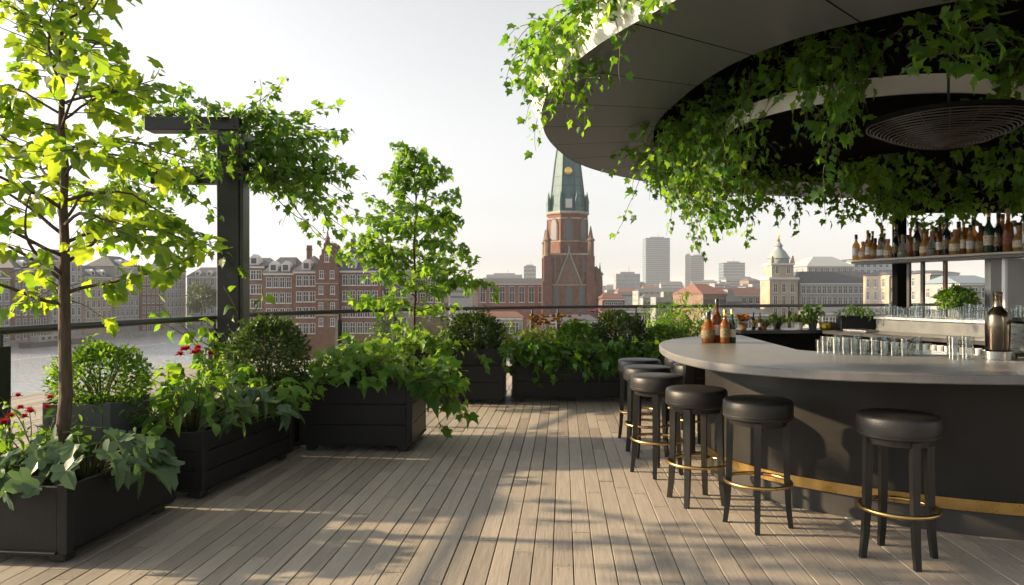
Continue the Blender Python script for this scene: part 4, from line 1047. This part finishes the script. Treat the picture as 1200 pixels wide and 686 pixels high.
def window_proto(w, h, kind='cross'):
    b = MB(); t = .1
    for (x, z, ww, hh) in ((-w / 2 + t / 2, h / 2, t, h), (w / 2 - t / 2, h / 2, t, h), (0, t / 2, w - 2 * t, t), (0, h - t / 2, w - 2 * t, t)): b.box((x, -.06, z), (ww, .12, hh))
    if kind == 'cross':
        b.box((0, -.05, h / 2), (.08, .1, h - 2 * t)); b.box((0, -.045, h * .62), (w - 2 * t, .09, .08))
    b.box((0, -.09, -.06), (w + .3, .18, .12))
    p = MB(); p.box((0, -.012, h / 2), (w - 2 * t, .024, h - 2 * t))
    fr = b.build('window', WINFRAME); pa = p.build('pane', WINPANE, fr)
    return fr
PROTO = {}
def add_window(par, w, h, x, y, z, rz=0.0, kind='cross'):
    key = (round(w, 2), round(h, 2), kind)
    if key not in PROTO:
        o = window_proto(w, h, kind); PROTO[key] = o; o.parent = par
    else:
        o = dup(PROTO[key], parent=par)
    o.location = (x, y, z); o.rotation_euler[2] = rz
    return o
def window_rows(par, w, zs, nx, ww, wh, yf, kind='cross', margin=1.2):
    xs = np.linspace(-w / 2 + margin, w / 2 - margin, nx) if nx > 1 else [0]
    for z in zs:
        for x in xs: add_window(par, ww, wh, float(x), yf, z, 0, kind)
def roof_hip(w, d, z0, z1, inset_x, inset_y, over=.4):
    b = MB(); W2, D2 = w / 2 + over, d / 2 + over; wi, di = max(.02, w / 2 - inset_x), max(.02, d / 2 - inset_y)
    v = [(-W2, -D2, z0), (W2, -D2, z0), (W2, D2, z0), (-W2, D2, z0), (-wi, -di, z1), (wi, -di, z1), (wi, di, z1), (-wi, di, z1)]
    return b.add(v, [(3, 2, 1, 0), (4, 5, 6, 7), (0, 1, 5, 4), (1, 2, 6, 5), (2, 3, 7, 6), (3, 0, 4, 7)])

def house(label, px0, px1, y_eave, y_ridge, Y, wallm, roofm, nx, rows, ww, wh, d=12, gable=None, chim=0, dormers=0, bays=(), cat='building', name='town_house', insx=3, insy=None, rz=None, loc=None, w=None, he=None, hr=None, group=None, band=True):
    if loc is None:
        x0 = (px0 - 600) / F * Y; x1 = (px1 - 600) / F * Y; w = x1 - x0
        he = EYE + (343 - y_eave) * Y / F - GZ; hr = EYE + (343 - y_ridge) * Y / F - GZ
        loc = ((x0 + x1) / 2, Y + d / 2, GZ)
    r = thing(name, label, cat, loc, rz or 0.0, group)
    b = MB(); b.box((0, 0, he / 2), (w, d, he)); b.build('wall', wallm, r)
    rf = roof_hip(w, d, he + .01, hr, insx, d / 2 - .3 if insy is None else insy).build('roof', roofm, r)
    if band:
        b = MB(); b.box((0, -d / 2 - .12, he - .25), (w + .1, .24, .4)); b.build('cornice', WINFRAME, r)
    for k in range(chim):
        b = MB(); x = -w / 2 + 1.2 + k * (w - 2.4) / max(1, chim - 1); b.box((x, 1.0, (he + hr) / 2 + 1.4), (1.0, .8, hr - he + 1.8)); b.box((x, 1.0, hr + 1.4), (1.2, 1.0, .25)); b.build('chimney', wallm, rf)
    zs = [1.2 + 3.4 * k for k in range(rows)] if rows > 0 else []
    top = he - .9
    zs = [top - wh - k * (wh + 1.1) for k in range(rows)]
    zs = [z for z in zs if z > .3]
    window_rows(r, w, zs, nx, ww, wh, -d / 2, margin=ww / 2 + .6)
    sd = 1 if loc[0] < 0 else -1                  # the flank that looks towards the terrace
    if rz is None:
        for z in zs:
            for yy_ in (-d * .3, 0, d * .3): add_window(r, ww, wh, sd * w / 2, yy_, z, sd * math.pi / 2)
    for k in range(dormers):
        x = (-.5 + (k + .5) / dormers) * w * .8
        b = MB(); b.extrude_y([(-.9, 0), (.9, 0), (.9, 1.5), (0, 2.3), (-.9, 1.5)], -d / 2 + .2, -d / 2 + 3.2)
        b.extrude_y([(-.55, .25), (.55, .25), (.55, 1.4), (-.55, 1.4)], -d / 2 + .14, -d / 2 + .199, 1)
        o = b.build('dormer', [WINFRAME, WINPANE], r); o.location = (x, 0, he + .3)
    return r

Y0 = 150.0; K = Y0 / F
house('brown brick town house with low slate roof beside the pergola post', 284, 310, 312, 303, Y0 + 6, BRICK2, SLATE, 3, 4, 1.2, 2.0, dormers=1)
house('town house with broad hipped slate roof and tall white windows', 309, 345, 320, 300, Y0 + 3, BRICK2, SLATE, 4, 4, 1.1, 2.2, d=13, dormers=2, insx=1.5)
house('red brick town house with slate roof next to the stepped gable', 344, 373, 318, 298, Y0 + 1, BRICK, SLATE, 3, 4, 1.2, 2.2, d=13, dormers=1, chim=1)
# gabled house
gx0, gx1 = (371 - 600) * K, (398 - 600) * K; gw = gx1 - gx0; gh = EYE + (343 - 320) * K - GZ; gp = EYE + (343 - 284) * K - GZ
gb = thing('gabled_house', 'narrow dark red brick house with stepped pointed gable and finial', 'building', ((gx0 + gx1) / 2, Y0 - 1, GZ))
prof = [(-gw / 2, 0), (gw / 2, 0), (gw / 2, gh)]
st_n = 5
for k in range(st_n):
    xx = gw / 2 * (1 - (k + 1) / (st_n + .6)); z = gh + (gp - gh) * (k + 1) / st_n
    prof += [(gw / 2 * (1 - k / (st_n + .6)), z - .4), (xx, z)]
prof += [(-x, z) for x, z in reversed(prof[2:])]
b = MB(); b.extrude_y(prof, 0, 9); b.build('wall', BRICK, gb)
b = MB(); b.lathe([(.55, gp - .5), (.45, gp + .6), (.6, gp + .7), (.25, gp + 1.2), (.12, gp + 2.2), (.02, gp + 2.4)], 8, c=(0, .6, 0)); b.build('finial', BRICK, gb)
for z, xs in ((gh + 2.2, (0,)), (gh - 1.2, (-1.1, 1.1)), (gh - 4.4, (-1.2, 1.2)), (gh - 7.8, (-1.2, 1.2)), (gh - 11, (-1.2, 1.2))):
    for x in xs: add_window(gb, .9, 1.7, x, 0, z)
for z in (gh - 2.2, gh - 5.5, gh - 8.7):
    b = MB(); b.box((0, -.05, z), (gw, .1, .25)); b.build('stone_band', STONE, gb)
house('red brick house with high blue-slate roof right of the stepped gable', 398, 446, 317, 290, Y0, BRICK, SLATE, 5, 4, 1.2, 2.2, d=13, dormers=2, insx=1.0, chim=2)
house('pale fronted house half hidden behind the young tree', 446, 480, 316, 305, Y0 + 5, PALEREND, SLATE, 4, 4, 1.2, 2.0, dormers=2)
house('brown brick house behind the crown of the young tree', 480, 520, 322, 310, Y0 + 8, BRICK2, SLATE, 4, 3, 1.2, 2.0, dormers=1)
# river front on the far bank
RF = [('pale', PALEREND, 29, 'pale river house with tall close-set windows'), ('grey', GREYSTONE, 25, 'grey stone river house'), ('brown', BRICK2, 28, 'brown brick river house'), ('white', PALEREND, 31, 'tall white river house'),
      ('stone', STONE, 26, 'sandstone river house'), ('grey', GREYSTONE, 30, 'tall grey river house'), ('brown', BRICK, 27, 'red brick river house'), ('pale', PALEREND, 29, 'pale plaster river house')]
WHERE = ['on the far bank at the picture edge', 'on the far bank left of the tree trunk', 'on the far bank behind the tree trunk', 'on the far bank just right of the trunk', 'with dark shopfront on the far bank', 'on the far bank between trunk and pergola', 'on the far bank below the vine leaves', 'at the river bend on the far bank']
yy = 196.0
for k, (nm, wm, h, lb) in enumerate(RF):
    wd = 13.5; fx = -150 - 5 + (yy + wd / 2 - 215) * (.2 if yy > 205 else .12)
    house(f'{lb} {WHERE[k]}', 0, 0, 0, 0, 0, wm, SLATE, 5, 6, 1.5, 2.6, d=12, loc=(fx - 6, yy + wd / 2, GZ), rz=R(90 - 8), w=wd, he=h - 4, hr=h, name='river_house', dormers=2)
    yy += wd + .3
for k, (x0, wd, h, wm, lb) in enumerate(((-134, 18, 27, GREYSTONE, 'grey block closing the river view beside the bend'), (-115, 16, 31, PALEREND, 'white vertical-windowed block closing the river view'), (-98, 17, 29, BRICK2, 'brown block closing the river view left of the pergola post'), (-80, 18, 28, PALEREND, 'pale block closing the river view behind the pergola post'))):
    house(lb, 0, 0, 0, 0, 0, wm, SLATE, 6, 6, 1.4, 2.8, d=14, loc=(x0 + wd / 2, 306, GZ), w=wd, he=h - 4, hr=h, name='river_house', dormers=3)
# barges
HULL = mat('barge hull', (.05, .05, .055), (.1, .07, .06), .6)
def barge(label, loc, rz, L_, cabm):
    r = thing('river_barge', label, 'boat', loc, rz, 'moored barges')
    b = MB(); b.prism([(-L_ / 2, -2), (L_ / 2 - 4, -2.2), (L_ / 2, 0), (L_ / 2 - 4, 2.2), (-L_ / 2, 2)], -.1, 1.5); b.build('hull', HULL, r)
    b = MB(); b.box((-L_ * .12, 0, 2.45), (L_ * .5, 3, 1.9), bev=.1); b.build('cabin', cabm, r)
    for k in range(5):
        b = MB(); b.box((-L_ * .12 + (k - 2) * L_ * .09, -1.51, 2.6), (L_ * .05, .04, .8)); b.build('window', WINPANE, r)
barge('dark barge with white cabin moored below the far bank by the tree trunk', (-141, 226, GZ), R(80), 26, PALEREND)
barge('barge with reddish cabin moored at the far bank nearer the camera', (-146, 196, GZ), R(83), 22, TILE)

# church
YC = 200.0; kc = YC / F; zc = lambda y: EYE + (343 - y) * kc - GZ
ch = thing('church_tower', 'red brick church tower with octagonal belfry and green copper spire', 'church tower', ((667 - 600) * kc, YC + 6.6, GZ))
z1 = zc(297); z2 = zc(250); z3 = zc(247)
b = MB(); b.box((0, 0, z1 / 2), (12.6, 12.6, z1)); b.build('shaft', BRICK, ch)
for sx in (-1, 1):
    for sy in (-1, 1):
        b = MB(); b.box((sx * 5.9, sy * 5.9, z1 / 2 - .4), (2.2, 2.2, z1 - .8)); b.box((sx * 6.1, sy * 6.1, z1 * .36), (2.7, 2.7, z1 * .72)); b.build('buttress', BRICK, ch)
        b = MB(); b.lathe([(.9, z1 - .8), (.9, z1 + 3.4), (1.2, z1 + 3.5), (1.1, z1 + 3.9), (.75, z1 + 4.2), (.1, z1 + 7.6)], 8, c=(sx * 6.0, sy * 6.0, 0)); b.build('pinnacle', BRICK2, ch)
Ro = 5.55 / math.cos(math.pi / 8)
def octa(r, z): return [(r * math.cos(math.pi / 8 + k * math.pi / 4), r * math.sin(math.pi / 8 + k * math.pi / 4), z) for k in range(8)]
def octa_loft(rz, mm, name):
    b = MB(); v = []; f = []
    for r, z in rz: v += octa(r, z)
    for i in range(len(rz) - 1):
        for k in range(8):
            k2 = (k + 1) % 8; f.append((i * 8 + k, i * 8 + k2, i * 8 + 8 + k2, i * 8 + 8 + k))
    f += [tuple(range(7, -1, -1)), tuple((len(rz) - 1) * 8 + k for k in range(8))]
    b.add(v, f); return b.build(name, mm, ch)
octa_loft([(Ro, z1 + .01), (Ro, z2)], BRICK, 'belfry')
octa_loft([(Ro + .35, z2 + .01), (Ro + .5, z2 + .4), (Ro + .3, z2 + .8)], STONE, 'cornice')
sp = octa_loft([(Ro - .55, z2 + .81), (Ro - .75, z2 + 3), (3.75, zc(185)), (2.4, zc(150)), (1.2, zc(122)), (.1, zc(100))], COPPER, 'spire')
def arch_poly(w, h, n=6):
    pts = [(-w / 2, 0), (w / 2, 0), (w / 2, h - w * .8)]
    for k in range(1, n):
        a = k / n; pts.append((w / 2 * (1 - a ** 1.6), h - w * .8 + w * .8 * math.sin(a * math.pi / 2)))
    pts.append((0, h)); pts += [(-x, z) for x, z in reversed(pts[2:-1])]
    return pts
LOUV = mat('belfry louvre', (.07, .085, .10), (.10, .12, .14), .5)
for k in range(8):
    a = k * math.pi / 4
    b = MB(); b.extrude_y(arch_poly(2.7, 6.4), -.25, 0, 0); o = b.build('arch_surround', BRICK2, ch); rr = 5.55
    o.location = (rr * math.sin(a), -rr * math.cos(a), z1 + 3.6); o.rotation_euler[2] = a
    b = MB(); b.extrude_y(arch_poly(1.9, 5.7), -.30, -.255, 0); q = b.build('louvre', LOUV, o); q.location = (0, 0, .25)
    b = MB(); b.lathe([(.5, z2 + .8), (.5, z2 + 3.2), (.62, z2 + 3.3), (.05, z2 + 6.4)], 6, c=((Ro - .15) * math.sin(a + math.pi / 8), -(Ro - .15) * math.cos(a + math.pi / 8), 0)); b.build('pinnacle', COPPER, ch)
for yb in (297, 283, 256):
    if yb == 297:
        b = MB(); b.box((0, 0, z1 - .2), (13.1, 13.1, .5)); b.build('stone_band', STONE, ch)
    else: octa_loft([(Ro + .12, zc(yb)), (Ro + .12, zc(yb) + .4)], STONE, 'stone_band')
b = MB(); b.extrude_y([(-3.3, 0), (3.3, 0), (0, 8.6)], -6.75, -6.31); o = b.build('front_gable', BRICK2, ch); o.location = (0, 0, zc(333))
b = MB()
for s_ in (-1, 1): b.tube([(s_ * 3.5, -6.8, zc(333)), (0, -6.8, zc(333) + 8.9)], .22, 5)
b.tube([(0, -6.8, zc(333) + 8.7), (0, -6.8, zc(333) + 10.4)], .2, 5); b.build('gable_coping', GREYSTONE, ch)
for x in (-3.6, 0, 3.6):
    b = MB(); b.extrude_y(arch_poly(2.1, 7.5), -6.5, -6.31); o = b.build('arch_surround', BRICK2, ch); o.location = (x, 0, zc(366))
    b = MB(); b.extrude_y(arch_poly(1.4, 6.9), -6.58, -6.505); q = b.build('louvre', LOUV, o); q.location = (0, 0, .25)
b = MB(); b.box((0, -6.4, zc(334)), (12.9, .3, .5)); b.build('stone_band', STONE, ch)
for k in range(8):
    a = math.pi / 8 + k * math.pi / 4
    b = MB(); b.tube([(r_ * math.cos(a), r_ * math.sin(a), z_) for r_, z_ in ((Ro - .72, z2 + 3), (3.78, zc(185)), (2.43, zc(150)), (1.23, zc(122)))], .16, 5); b.build('spire_rib', mat('dark copper rib', (.02, .05, .055), (.04, .08, .08), .6), ch)
for zz in (zc(240), zc(228), zc(216), zc(205)):
    t_ = (zz - z2 - 3) / (zc(185) - z2 - 3); rr = (Ro - .75) * (1 - t_) + 3.75 * t_
    octa_loft([(rr + .05, zz), (rr + .02, zz + .25)], MATS['dark copper rib'], 'spire_seam')
for sx in (-3.9, -2.1, 2.1, 3.9):
    b = MB(); b.box((sx, -6.34, zc(318)), (.5, .3, 9.5)); b.build('brick_pilaster', BRICK2, ch)
for sx in (-4.6, 0, 4.6):
    b = MB(); b.extrude_y(arch_poly(.9, 3.4), -6.34, -6.305); q = b.build('slit_window', LOUV, ch); q.location = (sx, 0, zc(302) - 4 + (4.6 if sx == 0 else 0))
for sx in (-5, -3.8, -2.6, -1.4, -.2, 1.0, 2.2, 3.4, 4.6):
    b = MB(); b.box((sx + .2, -6.42, z1 - .9), (.5, .25, .7)); b.build('corbel', BRICK2, ch)
# clock and lucarne on the spire
tclk = (zc(198) - z2 - 3) / (zc(185) - z2 - 3)
rck = ((Ro - .75) * (1 - tclk) + 3.75 * tclk) * math.cos(math.pi / 8)
b = MB(); b.lathe([(.004, .0), (1.0, 0), (1.05, .08), (.9, .16), (.004, .17)], 24); o = b.build('clock_face', GOLD, ch, smooth=True); o.location = (0, -rck - .02, zc(198)); o.rotation_euler[0] = R(86)
b = MB(); b.extrude_y([(-1.3, 0), (1.3, 0), (1.3, 3.2), (0, 5.2), (-1.3, 3.2)], -5.2, -3.6); b.extrude_y([(-.9, .5), (.9, .5), (.9, 3.0), (-.9, 3.0)], -5.28, -5.205, 1); o = b.build('lucarne', [COPPER, WINFRAME], ch); o.location = (0, 0, zc(245))
# nave
house('long red church nave with grey roof running left from the tower', 560, 640, 332, 326, YC + 4, mat('nave brick', (.20, .085, .07), (.26, .115, .09), .85, scale=.5), SLATE, 7, 1, 1.6, 4.5, d=16, name='church_nave', insx=1, insy=5)
house('small red brick side chapel at the foot of the church tower', 692, 706, 322, 312, YC + 8, BRICK2, SLATE, 2, 2, 1.1, 3, d=8, name='church_chapel', insx=1.2)
b = MB()
fl_ = thing('slim_turret', 'thin dark twin-spiked turret beside the church tower', 'turret', ((702 - 600) * kc, YC + 2, GZ))
b = MB(); b.box((0, 0, zc(318) / 2), (1.6, 1.6, zc(318))); b.build('shaft', BRICK2, fl_)
for s_ in (-.5, .5):
    b = MB(); b.lathe([(.3, zc(318)), (.05, zc(311) + .8 * (s_ > 0))], 6, c=(s_, 0, 0)); b.build('spike', SLATE, fl_)

# town hall like stone building with lantern tower
YH = 240.0; kh = YH / F; zh = lambda y: EYE + (343 - y) * kh - GZ
th_ = thing('stone_tower', 'honey stone tower with domed lantern and gilded figure on top', 'tower', ((919 - 600) * kh, YH + 5, GZ))
wb = 33 * kh
b = MB(); b.box((0, 0, zh(327) / 2), (wb, wb, zh(327))); b.build('shaft', STONE, th_)
b = MB(); b.box((0, 0, zh(326.5)), (wb + .8, wb + .8, .7)); b.build('cornice', WINFRAME, th_)
b = MB(); b.box((0, 0, (zh(325) + zh(310)) / 2), (wb * .78, wb * .78, zh(310) - zh(325))); b.build('upper_stage', STONE, th_)
b = MB(); b.box((0, 0, zh(309.5)), (wb * .86, wb * .86, .5)); b.build('cornice', WINFRAME, th_)
b = MB(); b.lathe([(wb * .36, zh(309)), (wb * .36, zh(303)), (wb * .40, zh(302.5)), (wb * .33, zh(299)), (wb * .24, zh(294)), (wb * .14, zh(291)), (wb * .12, zh(288)), (wb * .16, zh(287.5)), (wb * .08, zh(284)), (.2, zh(281))], 16); b.build('dome', mat('lead dome', (.16, .2, .2), (.24, .28, .28), .5), th_, smooth=True)
b = MB(); b.lathe([(.45, zh(282)), (.6, zh(280)), (.2, zh(278)), (.35, zh(276)), (.1, zh(270))], 8); b.build('gilded_figure', GOLD, th_, smooth=True)
for s_ in (-1, 1):
    b = MB(); b.box((s_ * wb * .36, -wb * .36, zh(304)), (1.2, 1.2, 2.4), taper=.4); b.build('corner_urn', STONE, th_)
for z in (zh(343), zh(357), zh(371)):
    for x in (-.3, 0, .3): add_window(th_, 1.3, 2.9, x * wb, -wb / 2, z)
for x in (-.2, .2): add_window(th_, 1.2, 2.6, x * wb, -wb * .39, zh(321))
house('grey stone hall with black mansard roof behind the back bar herbs', 937, 1026, 332, 318, YH + 2, GREYSTONE, SLATE, 14, 3, 1.4, 2.6, d=16, name='stone_hall', insx=1.5, insy=4)
house('large hazy glass-roofed block rising behind the mansard hall', 946, 1000, 312, 300, 330, GREYSTONE, mat('zinc roof', (.22, .25, .27), (.30, .33, .35), .5), 8, 2, 1.6, 2.6, d=24, name='office_block', insx=6, insy=8)
house('pale blue-grey block beside the glass-roofed block above the hall', 1000, 1050, 306, 303, 345, mat('blue render', (.30, .35, .38), (.36, .41, .44), .7), SLATE, 7, 3, 1.6, 2.2, d=20, name='office_block', insx=2, insy=3)
house('warm pale building behind the back ledge glassware', 1042, 1088, 322, 316, 190, STONE, SLATE, 6, 4, 1.4, 2.4, d=14, name='town_house', insx=1)
house('grey building between the shelf posts behind the potted bush', 1090, 1124, 320, 316, 170, GREYSTONE, SLATE, 4, 4, 1.3, 2.2, d=14, name='town_house', insx=1)
house('white house with blue-grey roof beside the pale plaster wall', 1124, 1172, 332, 322, 150, PALEREND, mat('blue slate', (.12, .17, .21), (.16, .21, .25), .5), 4, 3, 1.3, 2.2, d=14, name='town_house', insx=1)
house('dark red roofed low building behind the bottles on the counter tip', 828, 900, 346, 337, 260, GREYSTONE, mat('dark red roof', (.07, .035, .03), (.10, .05, .042), .8, scale=1.5), 9, 2, 1.6, 2.2, d=18, name='low_building', insx=2)
house('low brick house just right of the church with red tiles', 706, 732, 350, 344, 190, BRICK, TILE, 4, 2, 1.2, 2.0, d=10, name='low_building', insx=1)
house('white low building below the tall glass tower', 748, 800, 341, 338, 420, PALEREND, SLATE, 8, 2, 1.8, 2.4, d=20, name='low_building', insx=2)
house('brick building with pale windows seen under the handrail near the church', 720, 762, 364, 358, 150, BRICK, SLATE, 6, 2, 1.2, 2.4, d=12, name='low_building', insx=1)
house('low pale building below the handrail in front of the nave', 560, 612, 372, 366, 130, PALEREND, TILE, 6, 2, 1.2, 2.0, d=10, name='low_building', insx=1)
house('low brick building below the handrail in front of the church tower', 640, 700, 376, 370, 130, BRICK, SLATE, 6, 2, 1.2, 1.8, d=10, name='low_building', insx=1)
house('low grey building under the handrail beneath the honey tower', 838, 900, 368, 362, 140, GREYSTONE, SLATE, 7, 2, 1.2, 2.0, d=10, name='low_building', insx=1)
house('low white building under the handrail beneath the mansard hall', 960, 1040, 366, 361, 140, PALEREND, SLATE, 9, 2, 1.2, 2.0, d=10, name='low_building', insx=1)
# high-rise
SPANDREL = mat('spandrel panel', (.10, .14, .16), (.15, .19, .21), .5, scale=.3)
def tower(label, px0, px1, ytop, Y, wm, nb, d=None, crown=True):
    k = Y / F; w_ = (px1 - px0) * k; h = EYE + (343 - ytop) * k - GZ; d = d or w_ * .8
    r = thing('high_rise', label, 'high-rise', (((px0 + px1) / 2 - 600) * k, Y + d / 2, GZ))
    b = MB(); b.box((0, 0, h / 2), (w_, d, h)); b.build('wall', wm, r)
    for i in range(nb):
        z = h * .12 + (h * .86) * (i + .5) / nb
        b = MB(); b.box((0, 0, z), (w_ + .5, d + .5, h * .86 / nb * .3)); b.build('floor_band', SPANDREL, r)
    if crown:
        b = MB(); b.box((0, 0, h + 1.2), (w_ * .6, d * .6, 2.4)); b.build('plant_room', CONC, r)
    b = MB(); b.tube([(w_ * .1, 0, h + 2), (w_ * .1, 0, h + 9)], .3, 5); b.build('antenna', CONC, r)
    return r
tower('tallest hazy glass tower on the skyline, right of the church', 757, 785, 279, 1300, GLASSBLUE, 26)
tower('slim hazy tower with pale side, second on the skyline', 810, 825, 300, 1400, GLASSBLUE, 18)
tower('pale narrow slab joined to the slim tower on the skyline', 803, 810, 299, 1390, CONC, 18)
tower('broad dark hazy office tower left of the domed stone tower', 848, 873, 308, 1250, GLASSBLUE, 12)
tower('small hazy block left of the church spire', 614, 628, 312, 1200, GLASSBLUE, 8)
tower('low wide hazy office block beside the tallest tower', 722, 750, 321, 900, CONC, 7)
tower('hazy grey block behind the nave roof', 570, 612, 322, 1100, CONC, 6)
# filling: hazy blocks
rng = np.random.default_rng(17)
BM = [CONC, GREYSTONE, PALEREND, BRICK2, mat('far render', (.20, .21, .215), (.28, .285, .285), .8)]
cnt = 0
for (Ya, Yb, n, yt0, yt1) in ((230, 420, 20, 344, 352), (420, 800, 26, 334, 345), (800, 1500, 40, 326, 341)):
    for k in range(n):
        Y = rng.uniform(Ya, Yb); px = rng.uniform(430 if Ya > 400 else 700, 1210)
        if Ya < 400 and (870 < px < 1090): continue
        wpx = rng.uniform(14, 42) * (1 if Ya < 800 else .8); yt = rng.uniform(yt0, yt1)
        kk = Y / F; w_ = wpx * kk; h = EYE + (343 - yt) * kk - GZ; dd = rng.uniform(12, 22)
        r = thing('city_block', 'distant city block among the hazy rooftops below the skyline towers', 'building', ((px - 600) * kk, Y + dd / 2, GZ), rng.normal() * .12, 'distant city blocks')
        b = MB(); b.box((0, 0, h / 2), (w_, dd, h)); b.build('wall', BM[int(rng.integers(0, 5))], r)
        if rng.uniform() < .55: roof_hip(w_, dd, h + .01, h + rng.uniform(2, 4.5), rng.uniform(.5, 3), dd / 2 - .4).build('roof', [SLATE, TILE, SLATE][int(rng.integers(0, 3))], r)
        else:
            b = MB(); b.box((w_ * .1, 0, h + 1), (w_ * .4, dd * .5, 2)); b.build('plant_room', CONC, r)
        for i in range(int(min(5, max(1, (h - 8) / 5)))):
            b = MB(); b.box((0, -dd / 2 - .03, h - 2.6 - i * 3.6), (w_ * .92, .06, 1.5)); b.build('window_band', WINPANE, r)
        cnt += 1
# street trees
def city_tree(seed, label, px, Y, ztop, rad):
    rng = np.random.default_rng(seed)
    r = thing('street_tree', label, 'tree', ((px - 600) / F * Y, Y, GZ)); H = ztop - GZ
    b = MB(); b.tube([(0, 0, 0), (.1, 0, H * .4), (0, .1, H * .75)], [.35, .25, .1], 7); b.build('trunk', BARK, r)
    cl = MB(); pos = []
    for c in range(9):
        q = norm(rnd(rng, 1))[0] * rad * .6; q[2] *= .8
        pos.append(norm(rnd(rng, 170)) * rad * rng.uniform(.35, .6) * rng.uniform(.6, 1, (170, 1)) + q + np.array([0, 0, H - rad]))
    pos = np.concatenate(pos); leaves(cl, T_OVATE, pos, rnd(rng, len(pos)), rnd(rng, len(pos)) + UP, rad * .22 * rng.uniform(.6, 1.3, len(pos)))
    cl.build('crown', LEAF_FAR, r)
city_tree(1, 'round green street tree peeping over the handrail right of the church', 712, 150, -1.2, 2.4)
city_tree(2, 'street tree beside the honey stone tower foot', 952, 170, -3.5, 3.2)
city_tree(3, 'pale green quay tree at the river bend by the pergola post', 236, 240, 5, 5.5)
city_tree(4, 'street tree in front of the pale house behind the young tree', 455, 120, -2, 3)
city_tree(5, 'street tree behind the lime herb on the side worktop', 985, 160, -3, 3)
city_tree(6, 'golden-green tree in front of the hipped-roof town house', 328, 120, -1.6, 2.0)

# ------------------------------------------------------------------ haze
HZ = bpy.data.materials.new('haze air'); HZ.use_nodes = True; ht = HZ.node_tree
ht.nodes.remove(ht.nodes['Principled BSDF'])
pv = ht.nodes.new('ShaderNodeVolumePrincipled'); pv.inputs['Color'].default_value = (.86, .92, 1.0, 1); pv.inputs['Density'].default_value = .0002; pv.inputs['Anisotropy'].default_value = 0
ht.links.new(pv.outputs[0], ht.nodes['Material Output'].inputs['Volume'])
b = MB(); b.box((0, 2850, 50), (10200, 6700, 132)); hz = b.build('haze', HZ); hz['kind'] = 'stuff'
